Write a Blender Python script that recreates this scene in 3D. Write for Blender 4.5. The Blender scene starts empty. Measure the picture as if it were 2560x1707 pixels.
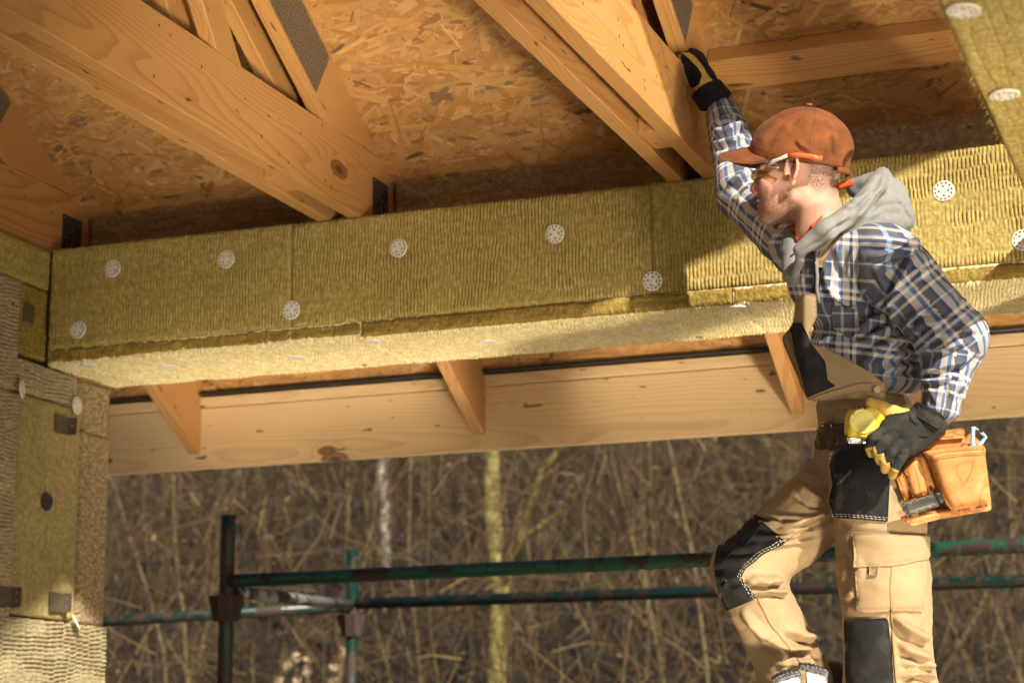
import bpy, bmesh, math, random
import numpy as np
from mathutils import Vector, Matrix
from mathutils.bvhtree import BVHTree
from mathutils.geometry import delaunay_2d_cdt

random.seed(7); RNG = np.random.default_rng(7)
SC = bpy.context.scene
COL = SC.collection

# ------------------------------------------------------------ camera
FPX = 4978.5
PITCH, YAW, ROLL = [math.radians(a) for a in (11.953, 20.74, -0.3786)]
cy_, sy_ = math.cos(YAW), math.sin(YAW)
_r = np.array([cy_, sy_, 0.]); _f = np.array([-sy_, cy_, 0.]); _u = np.array([0, 0, 1.])
CF = math.cos(PITCH)*_f + math.sin(PITCH)*_u
_u2 = -math.sin(PITCH)*_f + math.cos(PITCH)*_u
CR = math.cos(ROLL)*_r + math.sin(ROLL)*_u2
CU = -math.sin(ROLL)*_r + math.cos(ROLL)*_u2
CO = np.array([0, 0, 1.5])
SC.render.engine = 'CYCLES'; SC.cycles.max_bounces = 6; SC.cycles.diffuse_bounces = 4; SC.cycles.glossy_bounces = 3; SC.cycles.transmission_bounces = 6; SC.cycles.sample_clamp_indirect = 0; SC.cycles.blur_glossy = 0; SC.cycles.use_guiding = True; SC.cycles.use_light_tree = False
cam_d = bpy.data.cameras.new('camera'); cam = bpy.data.objects.new('camera', cam_d); COL.objects.link(cam)
cam_d.sensor_width = 36; cam_d.lens = 36*FPX/2560
cam_d.clip_start = .05; cam_d.clip_end = 600
cam.matrix_world = Matrix([[CR[i], CU[i], -CF[i], CO[i]] for i in range(3)] + [[0, 0, 0, 1]])
cam_d.dof.use_dof = True; cam_d.dof.focus_distance = 5.05; cam_d.dof.aperture_fstop = 3.2
SC.camera = cam

# ------------------------------------------------------------ light
SUN_EL, SUN_AZ = math.radians(33), math.radians(-45)       # azimuth from +X, negative towards the camera side
w = bpy.data.worlds.new('World'); SC.world = w; w.use_nodes = True
wn = w.node_tree
sky = wn.nodes.new('ShaderNodeTexSky'); sky.sky_type = 'NISHITA'; sky.sun_disc = False
sky.sun_elevation = SUN_EL; sky.sun_rotation = math.radians(90) - SUN_AZ
sky.altitude = 200; sky.dust_density = 2.0
wn.links.new(sky.outputs[0], wn.nodes['Background'].inputs[0])
wn.nodes['Background'].inputs[1].default_value = .05
sv = Vector((math.cos(SUN_EL)*math.cos(SUN_AZ), math.cos(SUN_EL)*math.sin(SUN_AZ), math.sin(SUN_EL)))
sd = bpy.data.lights.new('sun', 'SUN'); sd.energy = 5; sd.angle = math.radians(.6); sd.color = (1, .90, .76)
so = bpy.data.objects.new('sun', sd); COL.objects.link(so)
so.rotation_euler = sv.to_track_quat('Z', 'Y').to_euler(); so.location = (8, -4, 8)
SC.view_settings.view_transform = 'Standard'; SC.view_settings.look = 'None'
SC.view_settings.exposure = 0.78; SC.view_settings.gamma = 1

# ------------------------------------------------------------ helpers
def empty(name, loc, label=None, cat=None, group=None):
    o = bpy.data.objects.new(name, None); COL.objects.link(o); o.location = loc; o.empty_display_size = .05
    return tag(o, label, cat, group)
def tag(o, label=None, cat=None, group=None, kind=None):
    if label: o['label'] = label
    if cat: o['category'] = cat
    if group: o['group'] = group
    if kind: o['kind'] = kind
    return o
def world_of(o):
    m = o.matrix_basis.copy()
    p = o.parent
    if p: m = world_of(p) @ o.matrix_parent_inverse @ m
    return m
def adopt(o, parent):
    if parent is not None:
        o.parent = parent; o.matrix_parent_inverse = world_of(parent).inverted()
    return o
def mesh_obj(name, V, Fs, m=None, parent=None, smooth=False, mw=None, share=None):
    if share is not None: me = share
    else:
        me = bpy.data.meshes.new(name)
        V = np.asarray(V, dtype=np.float32).reshape(-1, 3)
        if isinstance(Fs, np.ndarray):
            n, k = Fs.shape
            me.vertices.add(len(V)); me.vertices.foreach_set('co', V.ravel())
            me.loops.add(n*k); me.loops.foreach_set('vertex_index', Fs.astype(np.int32).ravel())
            me.polygons.add(n); me.polygons.foreach_set('loop_start', np.arange(0, n*k, k, dtype=np.int32))
            me.update(calc_edges=True)
        else:
            me.from_pydata(V.tolist(), [], Fs); me.update()
        if m is not None:
            for mm in (m if isinstance(m, (list, tuple)) else [m]): me.materials.append(mm)
        if smooth: me.polygons.foreach_set('use_smooth', np.ones(len(me.polygons), dtype=bool))
    o = bpy.data.objects.new(name, me); COL.objects.link(o)
    if mw is not None: o.matrix_basis = mw
    return adopt(o, parent)
def bm_obj(name, bm, m, parent=None, smooth=False, mw=None):
    me = bpy.data.meshes.new(name); bm.to_mesh(me); bm.free(); me.materials.append(m)
    if smooth: me.polygons.foreach_set('use_smooth', np.ones(len(me.polygons), dtype=bool))
    o = bpy.data.objects.new(name, me); COL.objects.link(o)
    if mw is not None: o.matrix_basis = mw
    return adopt(o, parent)
def prism(name, poly, O, L, H, S, thick, m, parent=None, bevel=.002):
    """polygon (s,t) in the plane L,H at O, extruded by thick along S; local x = L, y = S, z = H."""
    O, L, H, S = [Vector(a) for a in (O, L, H, S)]
    bm = bmesh.new()
    a = [bm.verts.new((s, 0, t)) for s, t in poly]; b = [bm.verts.new((s, thick, t)) for s, t in poly]
    bm.faces.new(a); bm.faces.new(b[::-1]); n = len(poly)
    for i in range(n): bm.faces.new((a[i], b[i], b[(i+1) % n], a[(i+1) % n]))
    bmesh.ops.recalc_face_normals(bm, faces=bm.faces)
    if bevel: bmesh.ops.bevel(bm, geom=list(bm.edges), offset=bevel, segments=1, affect='EDGES')
    mw = Matrix([[L[i], S[i], H[i], O[i]] for i in range(3)] + [[0, 0, 0, 1]])
    return bm_obj(name, bm, m, parent, mw=mw)
def box(name, lo, hi, m, parent=None, bevel=.002, axis=0):
    """axis aligned box; axis = long direction that becomes local x"""
    d = [hi[i]-lo[i] for i in range(3)]
    if axis == 0: L, H, S, th, l, h = (1,0,0), (0,0,1), (0,1,0), d[1], d[0], d[2]
    elif axis == 1: L, H, S, th, l, h = (0,1,0), (0,0,1), (1,0,0), d[0], d[1], d[2]
    else: L, H, S, th, l, h = (0,0,1), (0,1,0), (1,0,0), d[0], d[2], d[1]
    return prism(name, [(0,0), (l,0), (l,h), (0,h)], lo, L, H, S, th, m, parent, bevel)
def tube_arrays(pts, rad, n=8, cap=True):
    pts = np.asarray(pts, float); k = len(pts); rad = np.broadcast_to(np.asarray(rad, float), (k,))
    T = np.gradient(pts, axis=0); T /= np.linalg.norm(T, axis=1)[:, None]+1e-12
    ref = np.array([0, 0, 1.]) if abs(T[0][2]) < .9 else np.array([1., 0, 0])
    A = np.cross(T, ref); A /= np.linalg.norm(A, axis=1)[:, None]+1e-12; B = np.cross(T, A)
    ang = np.arange(n)*2*np.pi/n
    V = pts[:, None, :] + rad[:, None, None]*(np.cos(ang)[None, :, None]*A[:, None, :] + np.sin(ang)[None, :, None]*B[:, None, :])
    V = V.reshape(-1, 3); i = np.arange(k-1)[:, None]*n; j = np.arange(n)[None, :]; j2 = (j+1) % n
    Fq = np.stack([i+j, i+j2, i+n+j2, i+n+j], -1).reshape(-1, 4)
    Fs = [tuple(q) for q in Fq.tolist()]
    if cap: Fs += [tuple(range(n))[::-1], tuple(range((k-1)*n, k*n))]
    return V, Fs
def tube(name, pts, rad, m, parent=None, n=12, smooth=True):
    V, Fs = tube_arrays(pts, rad, n)
    o = mesh_obj(name, V, Fs, m, parent, smooth=False)
    if smooth:
        for p in o.data.polygons: p.use_smooth = len(p.vertices) == 4
    return o
def join(parts):
    V = []; Fs = []; b = 0
    for v, f in parts:
        V.append(np.asarray(v)); Fs += [tuple(i+b for i in q) for q in f]; b += len(v)
    return np.concatenate(V), Fs
def dup(root, dloc, label, group=None):
    r = root.copy(); COL.objects.link(r); r.location = root.location + Vector(dloc); r['label'] = label
    if group: r['group'] = group
    kids = [o for o in list(bpy.data.objects) if o.parent == root]
    for ch in kids:
        c = ch.copy(); COL.objects.link(c); c.parent = r
        for g in [o for o in list(bpy.data.objects) if o.parent == ch]:
            d = g.copy(); COL.objects.link(d); d.parent = c
    return r
# pixel <-> world
def ray(x, y): return CF + CR*(x-1280)/FPX - CU*(y-853.5)/FPX
def dep(x, y, d): return CO + ray(x, y)*d
def onY(x, y, Y): d = ray(x, y); return CO + d*(Y-CO[1])/d[1]
def onX(x, y, X): d = ray(x, y); return CO + d*(X-CO[0])/d[0]
def onZ(x, y, Z): d = ray(x, y); return CO + d*(Z-CO[2])/d[2]

def vnoise(shape_u, shape_v, fu, fv, seed=0):
    """smooth value noise sampled on a (nu,nv) grid, fu x fv lattice cells"""
    r = np.random.default_rng(seed); L = r.random((fu+3, fv+3))
    u = np.linspace(0, fu, shape_u); v = np.linspace(0, fv, shape_v)
    iu = np.minimum(u.astype(int), fu); iv = np.minimum(v.astype(int), fv)
    du = u-iu; dv = v-iv; du = du*du*(3-2*du); dv = dv*dv*(3-2*dv)
    a = L[iu][:, iv]; b = L[iu+1][:, iv]; c = L[iu][:, iv+1]; d = L[iu+1][:, iv+1]
    du = du[:, None]; dv = dv[None, :]
    return (a*(1-du)+b*du)*(1-dv) + (c*(1-du)+d*du)*dv

# ------------------------------------------------------------ materials
class NT:
    def __init__(s, name):
        s.m = bpy.data.materials.new(name); s.m.use_nodes = True; s.t = s.m.node_tree; s.b = s.t.nodes['Principled BSDF']
    def n(s, typ, ins=None, **kw):
        nd = s.t.nodes.new('ShaderNode'+typ)
        for k, v in kw.items(): setattr(nd, k, v)
        for k, v in (ins or {}).items():
            if isinstance(v, bpy.types.NodeSocket): s.t.links.new(v, nd.inputs[k])
            else: nd.inputs[k].default_value = v
        return nd
    def math(s, op, a, b=0.0, c=None, clamp=False):
        nd = s.t.nodes.new('ShaderNodeMath'); nd.operation = op; nd.use_clamp = clamp
        for i, v in enumerate((a, b) if c is None else (a, b, c)):
            if isinstance(v, bpy.types.NodeSocket): s.t.links.new(v, nd.inputs[i])
            else: nd.inputs[i].default_value = v
        return nd.outputs[0]
    def vmath(s, op, a, b=(0, 0, 0)):
        nd = s.t.nodes.new('ShaderNodeVectorMath'); nd.operation = op
        for i, v in enumerate((a, b)):
            if isinstance(v, bpy.types.NodeSocket): s.t.links.new(v, nd.inputs[i])
            else: nd.inputs[i].default_value = v
        return nd.outputs[0]
    def noise(s, vec, scale, detail=3, rough=.55):
        nd = s.n('TexNoise', {'Scale': scale, 'Detail': detail, 'Roughness': rough})
        if vec is not None: s.t.links.new(vec, nd.inputs['Vector'])
        return nd.outputs[0]
    def ramp(s, fac, stops, interp='LINEAR'):
        nd = s.t.nodes.new('ShaderNodeValToRGB'); s.t.links.new(fac, nd.inputs[0]); cr = nd.color_ramp; cr.interpolation = interp
        while len(cr.elements) < len(stops): cr.elements.new(.5)
        for e, (p, c) in zip(cr.elements, stops):
            e.position = p; e.color = (c[0], c[1], c[2], 1) if not isinstance(c, (int, float)) else (c, c, c, 1)
        return nd.outputs[0]
    def mix(s, fac, a, b, mode='MIX'):
        nd = s.t.nodes.new('ShaderNodeMix'); nd.data_type = 'RGBA'; nd.blend_type = mode
        for i, v in ((0, fac), (6, a), (7, b)):
            if isinstance(v, bpy.types.NodeSocket): s.t.links.new(v, nd.inputs[i])
            else: nd.inputs[i].default_value = v if i == 0 else (v[0], v[1], v[2], 1)
        return nd.outputs[2]
    def coords(s, out='Object'): return s.t.nodes.new('ShaderNodeTexCoord').outputs[out]
    def bump(s, h, strength=.3, dist=.002):
        nd = s.n('Bump', {'Strength': strength, 'Distance': dist, 'Height': h}); s.t.links.new(nd.outputs[0], s.b.inputs['Normal'])
    def base(s, c):
        if isinstance(c, bpy.types.NodeSocket): s.t.links.new(c, s.b.inputs['Base Color'])
        else: s.b.inputs['Base Color'].default_value = (c[0], c[1], c[2], 1)
        return s
    def set(s, **k):
        for a, v in k.items():
            i = s.b.inputs[a.replace('_', ' ')]
            if isinstance(v, bpy.types.NodeSocket): s.t.links.new(v, i)
            else: i.default_value = v
        return s

def wood_mat(name, light, dark, knot=(.10, .035, .012), pitch=.0075, rough=.5, spec=.4, blotch=.25):
    t = NT(name); p = t.coords(); oi = t.n('ObjectInfo').outputs['Random']
    off = t.n('CombineXYZ', {0: t.math('MULTIPLY', oi, 91.), 1: t.math('MULTIPLY', oi, 37.), 2: t.math('MULTIPLY', oi, 53.)}).outputs[0]
    q = t.vmath('ADD', p, off)
    # knots
    kq = t.vmath('MULTIPLY', q, (1.9, 4.2, 4.2))
    vo = t.n('TexVoronoi', {'Vector': kq, 'Scale': 1.0, 'Randomness': 1.0}); kd = vo.outputs['Distance']
    kk = t.math('POWER', 2.718, t.math('MULTIPLY', t.math('MULTIPLY', kd, kd), -60.))
    warp = t.n('TexNoise', {'Vector': t.vmath('MULTIPLY', q, (.9, 5., 5.)), 'Scale': 1.0, 'Detail': 2.0}).outputs[1]
    warp = t.vmath('MULTIPLY', t.vmath('SUBTRACT', warp, (.5, .5, .5)), (0, .085, .085))
    r = t.vmath('ADD', p, warp)
    sx = t.n('SeparateXYZ', {0: r})
    yy = t.math('ADD', sx.outputs[1], t.math('ADD', t.math('MULTIPLY', sx.outputs[0], .03), t.math('MULTIPLY_ADD', oi, .16, -.10)))
    fr = t.math('FRACT', t.math('MULTIPLY', oi, 7.31))
    zz = t.math('SUBTRACT', sx.outputs[2], t.math('MULTIPLY_ADD', fr, .22, .0))
    rr = t.math('SQRT', t.math('ADD', t.math('MULTIPLY', yy, yy), t.math('MULTIPLY', zz, zz)))
    rr = t.math('ADD', rr, t.math('MULTIPLY', kk, .030))
    ring = t.math('FRACT', t.math('MULTIPLY', rr, 1/pitch))
    g = t.ramp(ring, [(0, 0), (.55, .22), (.86, 1), (.97, .75), (1, 0)])
    fine = t.noise(t.vmath('MULTIPLY', q, (8, 260, 260)), 1, 2)
    bl = t.noise(t.vmath('MULTIPLY', q, (1.5, 6, 6)), 1, 3)
    amt = t.math('MULTIPLY', g, t.math('MULTIPLY_ADD', bl, .9, .12), clamp=True)
    c = t.mix(amt, light, dark)
    c = t.mix(t.math('MULTIPLY', fine, .30), c, dark)
    c = t.mix(t.math('MULTIPLY', t.math('SUBTRACT', bl, .35), blotch*2, clamp=True), c, (light[0]*.72, light[1]*.62, light[2]*.5))
    kr = t.ramp(kd, [(0, 1), (.045, .95), (.075, .55), (.10, .85), (.125, 0)])
    sel = t.math('GREATER_THAN', t.n('SeparateColor', {0: vo.outputs['Color']}).outputs[0], .45)
    c = t.mix(t.math('MULTIPLY', kr, sel), c, knot)
    mark = t.noise(t.vmath('MULTIPLY', q, (11, 40, 40)), 1, 1)
    c = t.mix(t.ramp(mark, [(.73, 0), (.76, .75)]), c, (.05, .03, .015))
    t.base(c); t.set(Roughness=rough); t.b.inputs['Specular IOR Level'].default_value = spec
    t.bump(t.math('ADD', t.math('MULTIPLY', g, .6), fine), .25, .0012)
    return t.m
def wool_mat(name, a, b, dark, fib=(60, 60, 60), layered=None):
    t = NT(name); p = t.coords()
    n1 = t.noise(t.vmath('MULTIPLY', p, (5, 5, 5)), 1, 4); n2 = t.noise(t.vmath('MULTIPLY', p, fib), 1, 3, .7); n3 = t.noise(t.vmath('MULTIPLY', p, (330, 330, 330)), 1, 1)
    c = t.mix(t.ramp(n1, [(.3, 0), (.7, 1)]), a, b)
    c = t.mix(t.ramp(n2, [(.42, .7), (.62, 0)]), c, dark)
    sp = t.noise(t.vmath('MULTIPLY', p, (31, 31, 31)), 1, 2)
    c = t.mix(t.ramp(sp, [(.69, 0), (.74, .45)]), c, (a[0]*1.25, a[1]*1.25, a[2]*1.5))
    sq = t.noise(t.vmath('MULTIPLY', p, (17, 17, 23)), 1, 1)
    c = t.mix(t.ramp(sq, [(.78, 0), (.80, .8)]), c, (.05, .04, .02))
    if layered:
        l = t.noise(t.vmath('MULTIPLY', p, layered), 1, 4, .6)
        c = t.mix(t.ramp(l, [(.35, .75), (.6, 0)]), c, dark)
    t.base(c); t.set(Roughness=.95); t.b.inputs['Specular IOR Level'].default_value = .12
    t.bump(t.math('ADD', n3, t.math('MULTIPLY', n2, 1.2)), .7, .003)
    return t.m
def plain(name, c, rough=.6, metal=0, spec=.5, var=.15, scale=40, bump=.1, dirt=None):
    t = NT(name); p = t.coords(); n = t.noise(p, scale, 4)
    col = t.mix(t.ramp(n, [(.3, 0), (.7, 1)]), [x*(1-var) for x in c], [min(1, x*(1+var)) for x in c])
    if dirt: col = t.mix(t.ramp(t.noise(p, scale*.35, 5), [(dirt[3], 0), (dirt[3]+.12, 1)]), col, dirt[:3])
    t.base(col); t.set(Roughness=rough, Metallic=metal); t.b.inputs['Specular IOR Level'].default_value = spec
    if bump: t.bump(n, bump, .001)
    return t.m

M = {}
M['wood'] = wood_mat('spruce_timber', (.50, .27, .095), (.29, .125, .034), rough=.40)
M['wood_pale'] = wood_mat('pale_spruce_timber', (.76, .57, .33), (.58, .385, .185), pitch=.011, blotch=.12)
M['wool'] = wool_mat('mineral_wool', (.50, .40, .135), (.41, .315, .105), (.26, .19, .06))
M['wool_lit'] = wool_mat('mineral_wool_lit', (.86, .77, .47), (.80, .70, .40), (.52, .42, .19))  # same wool lightened; the soffit's bounced light is put into the colour
M['wool_edge'] = wool_mat('mineral_wool_cut_edge', (.42, .31, .08), (.34, .24, .06), (.19, .13, .03), layered=(9, 9, 160))
M['wool_grey'] = wool_mat('weathered_wool', (.50, .42, .255), (.43, .355, .21), (.25, .20, .11))
M['wool_brown'] = wool_mat('brown_wool_edge', (.50, .38, .23), (.42, .31, .18), (.17, .11, .055), fib=(55, 55, 90))
M['wool_board'] = wool_mat('beige_wool_board', (.47, .38, .17), (.40, .32, .14), (.26, .20, .085))
M['wool_dark'] = wool_mat('dark_wool_batt', (.44, .30, .16), (.37, .25, .13), (.20, .13, .065), layered=(6, 6, 60))
M['plastic'] = plain('white_nylon', (.72, .68, .60), .45, var=.06, scale=60, bump=.03)
M['plastic_black'] = plain('black_nylon', (.03, .032, .036), .4, var=.2)
M['black_steel'] = plain('black_coated_steel', (.045, .042, .04), .45, .3, var=.3, scale=90)
M['zinc'] = plain('zinc_plate', (.23, .21, .18), .42, .75, var=.2, scale=120)
M['steel_dull'] = plain('galvanised_bracket', (.15, .125, .085), .45, .5, var=.25, scale=70)
M['screw'] = plain('screw_head', (.55, .53, .5), .35, .9, var=.1)
M['void'] = plain('dark_perforation', (.012, .011, .01), .9, var=.1, bump=0)
M['cable'] = plain('black_cable', (.018, .02, .021), .5, var=.2)
# ------------------------------------------------------------ ground and floor
def ground_mat():
    t = NT('dry_soil'); p = t.coords(); n = t.noise(p, 1.3, 6, .65); n2 = t.noise(p, 14, 5)
    c = t.mix(n, (.24, .19, .13), (.19, .15, .10)); c = t.mix(t.ramp(n2, [(.5, 0), (.7, .5)]), c, (.32, .27, .2))
    t.base(c); t.set(Roughness=.95); t.bump(t.math('ADD', n2, n), .5, .03); return t.m
def slab_mat():
    t = NT('pale_concrete'); p = t.coords(); n = t.noise(p, 2.2, 6, .6); n2 = t.noise(p, 30, 4)
    c = t.mix(n, (.80, .75, .66), (.75, .70, .60)); c = t.mix(t.ramp(n2, [(.55, 0), (.75, .3)]), c, (.6, .56, .5))
    t.base(c); t.set(Roughness=.7); t.bump(n2, .2, .003); return t.m
g = 60
gx = np.linspace(-220, 220, 90); gy = np.linspace(-220, 8.9, 60)
GX, GY = np.meshgrid(gx, gy, indexing='ij')
def grid_faces(nu, nv):
    i = np.arange(nu-1)[:, None]; j = np.arange(nv-1)[None, :]; a = i*nv+j
    return np.stack([a, a+nv, a+nv+1, a+1], -1).reshape(-1, 4)
mesh_obj('ground', np.stack([GX, GY, GX*0], -1), grid_faces(90, 60), ground_mat())['kind'] = 'structure'
def hill_mat():
    t = NT('leaf_litter'); p = t.coords(); n = t.noise(p, 3, 6, .7); n2 = t.noise(p, 25, 5, .7)
    c = t.mix(n, (.026, .019, .012), (.014, .011, .007)); c = t.mix(t.ramp(n2, [(.5, 0), (.72, .8)]), c, (.045, .032, .019))
    t.base(c); t.set(Roughness=.95); t.bump(t.math('ADD', n2, n), .8, .06); return t.m
hx = np.linspace(-220, 220, 180); hy = np.concatenate([np.linspace(8.9, 40, 70), np.linspace(43, 220, 20)])
HX, HY = np.meshgrid(hx, hy, indexing='ij')
def hill_z(X, Y):
    s = np.clip((Y-8.9)/24, 0, None); z = 13*np.minimum(s, 1)**1.25*np.where(s < 1, 1, 1) + np.clip(Y-33, 0, None)*.12
    return z + (.35*np.sin(X*.7+Y*.4)+.25*np.sin(X*1.7-Y*1.1))*np.clip((Y-8.9)/4, 0, 1)
mesh_obj('hillside', np.stack([HX, HY, hill_z(HX, HY)], -1), grid_faces(180, 90), hill_mat(), smooth=True)['kind'] = 'structure'
box('floor_slab', (-9, -7, -.1), (3.2, 4.894, .06), plain('grey_screed', (.20, .175, .14), .8, var=.12, scale=3, bump=.2), bevel=.01)['kind'] = 'structure'
tr = box('bounce_terrace', (-4.6, 4.9, -.1), (3.2, 7.6, .05), slab_mat(), bevel=.01); tr['kind'] = 'structure'  # added pale paving, sized to bounce sun up to the soffit

# ------------------------------------------------------------ wool panels as real relief
def relief(name, O, U, Vv, N, lu, lv, thick, m, parent, hfun, du=.0017, dv=.0045):
    O, U, Vv, N = [np.array(a, float) for a in (O, U, Vv, N)]
    nu = max(8, int(lu/du)); nv = max(6, int(lv/dv))
    u = np.linspace(0, lu, nu); v = np.linspace(0, lv, nv); UU, VV = np.meshgrid(u, v, indexing='ij')
    h = hfun(UU, VV, nu, nv)
    eu = np.minimum(np.minimum(UU, lu-UU), np.minimum(VV, lv-VV)); h = h - .006*np.exp(-(eu/.006)**2)
    rag = .0009*(vnoise(nu, nv, max(2, nu//4), max(2, nv//3), 5)-.5)
    UU2 = UU + rag*(VV/lv*2-1)*0; VV2 = VV + rag*3*np.where((VV < 1e-6) | (VV > lv-1e-6), 1, .2)
    P = O + UU2[..., None]*U + VV2[..., None]*Vv + h[..., None]*N
    F = grid_faces(nu, nv)
    # rim loop -> back
    ring = np.concatenate([np.arange(nu)*nv, (nu-1)*nv+np.arange(1, nv), (np.arange(nu-2, -1, -1))*nv+nv-1, np.arange(nv-2, 0, -1)])
    back = P.reshape(-1, 3)[ring]; back = back - (N*((back-O)@N)[:, None]) - N*thick
    n0 = nu*nv; k = len(ring); r2 = np.roll(np.arange(k), -1)
    S = np.stack([ring, n0+np.arange(k), n0+r2, np.roll(ring, -1)], -1)
    V = np.concatenate([P.reshape(-1, 3), back])
    if np.dot(np.cross(U, Vv), N) < 0: F = F[:, ::-1]; S = S[:, ::-1]
    return mesh_obj(name, V-O, np.concatenate([F, S]), m, parent, smooth=True, mw=Matrix.Translation(O))
def h_ribs(seed, row=.040, pitch=.0112, depth=.0054, wear=.45):
    def f(U, V, nu, nv):
        r = np.random.default_rng(seed)
        warp = (vnoise(nu, nv, 9, 4, seed)-.5)*.018 + (vnoise(nu, nv, 60, 5, seed+1)-.5)*.005
        vr = (V+warp)/row; ri = np.floor(vr).astype(int); fr = vr-ri
        ph = r.random(200)[ri % 200]; pt = 1+(r.random(200)[ri % 200]-.5)*.1
        uu = U + (vnoise(nu, nv, 40, 12, seed+2)-.5)*.0028
        x = (uu/(pitch*pt)+ph) % 1
        d = np.exp(-((x-.5)/.19)**2)*np.clip(np.sin(np.pi*fr)*2.2, 0, 1)
        w_ = np.clip(vnoise(nu, nv, 14, 7, seed+3)*1.7-.15*wear*2, .1, 1.15)
        ro = np.exp(-(np.minimum(fr, 1-fr)/.07)**2)
        fluff = vnoise(nu, nv, nu//3, nv//2, seed+4)*.0016 + vnoise(nu, nv, 120, 40, seed+5)*.0018 + vnoise(nu, nv, 18, 8, seed+6)*.003
        return -depth*d*w_ - .0032*ro*(.35+.65*w_) + fluff
    return f
def h_weave(seed, row=.026, pitch=.0108, amp=.0085, slant=1.0):
    def f(U, V, nu, nv):
        warp = (vnoise(nu, nv, 12, 4, seed)-.5)*.012
        vr = (V+warp)/row; ri = np.floor(vr).astype(int); fr = vr-ri
        sg = np.where(ri % 2 == 0, 1, -1)*0+1
        ph = U/pitch + slant*fr*sg + (vnoise(nu, nv, 50, 10, seed+1)-.5)*.8 + (ri*.37 % 1)
        b = np.abs(np.sin(np.pi*ph))**.7*np.clip(np.sin(np.pi*np.clip(fr, 0, 1)), 0, 1)**.35
        w_ = np.clip(.35+vnoise(nu, nv, 16, 5, seed+2)*1.0, 0, 1.1)
        return amp*b*w_ + vnoise(nu, nv, 150, 30, seed+3)*.002 + vnoise(nu, nv, nu//3, nv//2, seed+4)*.0012
    return f
def h_fluff(seed, amp=.004):
    def f(U, V, nu, nv):
        return amp*vnoise(nu, nv, max(3, nu//3), max(3, nv//2), seed) + amp*1.4*vnoise(nu, nv, max(3, nu//14), max(3, nv//8), seed+1) + .003*vnoise(nu, nv, 6, 2, seed+2)
    return f
def transp(fun):
    return lambda U, V, nu, nv: fun(V.T, U.T, nv, nu).T
def h_pits(seed):
    def f(U, V, nu, nv):
        a = vnoise(nu, nv, max(3, nu//5), max(3, nv//5), seed); b = vnoise(nu, nv, max(3, nu//2), max(3, nv//2), seed+1)
        return -.012*np.clip((a-.70)/.2, 0, 1) + .003*a + .002*b
    return f

# insulation plate with real holes (shared mesh)
def plate_mesh():
    n = 48; R = [0.004, .2, .36, .52, .70, .86, .97, 1.]; Z = [.0022, .0022, .0016, .0016, .0020, .0020, .0016, .0004]
    R = [r*.030 for r in R]; V = []; Fs = []
    for r, z in zip(R, Z):
        for k in range(n): V.append((r*math.cos(k*2*math.pi/n), r*math.sin(k*2*math.pi/n), z+.0015))
    for i in range(len(R)-1):
        for k in range(n):
            if i == 4 and k % 4 in (0, 1): continue
            if i == 2 and k % 12 in (2, 3, 4, 5): continue
            Fs.append((i*n+k, (i+1)*n+k, (i+1)*n+(k+1) % n, i*n+(k+1) % n))
    Fs.append(tuple(range(n)))
    b = len(V)
    for k in range(n): V.append((R[-1]*math.cos(k*2*math.pi/n), R[-1]*math.sin(k*2*math.pi/n), -.002))
    for k in range(n): Fs.append(((len(R)-1)*n+k, b+k, b+(k+1) % n, (len(R)-1)*n+(k+1) % n))
    me = bpy.data.meshes.new('fastener_plate'); me.from_pydata(V, [], Fs); me.update(); me.materials.append(M['plastic']); return me
PLATE = plate_mesh(); PLATE_B = PLATE.copy(); PLATE_B.materials.clear(); PLATE_B.materials.append(M['plastic_black'])
def fastener(pos, normal, parent, rot=0., black=False, tilt=(0, 0), s=1.0, lift=.0035):
    q = Vector(normal).to_track_quat('Z', 'Y').to_matrix().to_4x4()
    mw = Matrix.Translation(Vector(pos)+Vector(normal)*lift) @ q @ Matrix.Rotation(rot, 4, 'Z') @ Matrix.Rotation(tilt[0], 4, 'X') @ Matrix.Rotation(tilt[1], 4, 'Y') @ Matrix.Scale(s, 4)
    return mesh_obj('fastener_plate', None, None, parent=parent, mw=mw, share=PLATE_B if black else PLATE)

YL, ZT, ZM, ZU, YR = 5.446, 3.172, 2.838, 2.787, 5.865     # lintel front plane, top, front slab bottom, soffit, rear
XL = -3.695                                                # left jamb plane
lin = empty('lintel', (-2, YL+.2, ZU), 'long horizontal lintel clad in yellow mineral wool slabs, running behind the worker', 'lintel')
box('lintel_core', (XL-.25, YL+.06, ZU+.06), (-.205, YR-.012, ZT-.012), M['wood'], lin)
j1, j2 = onY(727, 660, YL)[0], onY(1627, 560, YL)[0]
xs = [XL, j1, j2, -.462]
FIX = [onY(x, y, YL) for x, y in ((281, 671), (195, 824), (565, 648), (728, 775), (996, 620), (1387, 585), (1631, 703), (2359, 478), (2557, 600))]
for i in range(3):
    def hdim(U, V, nu, nv, f=h_ribs(10+i*9), x0=xs[i]+.001):
        h = f(U, V, nu, nv)
        for q in FIX: h = h - .0055*np.exp(-((U+x0-q[0])**2+(V+ZM-q[2])**2)/.045**2)
        return h
    relief('wool_slab', (xs[i]+.001, YL, ZM), (1, 0, 0), (0, 0, 1), (0, -1, 0), xs[i+1]-xs[i]-.002, ZT-ZM+(.004, 0, .003)[i], .055, M['wool'], lin, hdim)
k1, k2 = onY(903, 830, YL)[0], onY(1830, 735, YL)[0]
ks = [XL, k1, k2, -.462]
for i in range(3):                                          # exposed cut edge of the soffit boards
    relief('soffit_board_edge', (ks[i]+.001, YL+(.006, .0, .004)[i], ZU+.001+(.004, 0, 0)[i]), (1, 0, 0), (0, 0, 1), (0, -1, 0), ks[i+1]-ks[i]-.002, ZM-ZU-.004, .03, M['wool_edge'], lin, h_fluff(40+i, .003), dv=.003)
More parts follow.
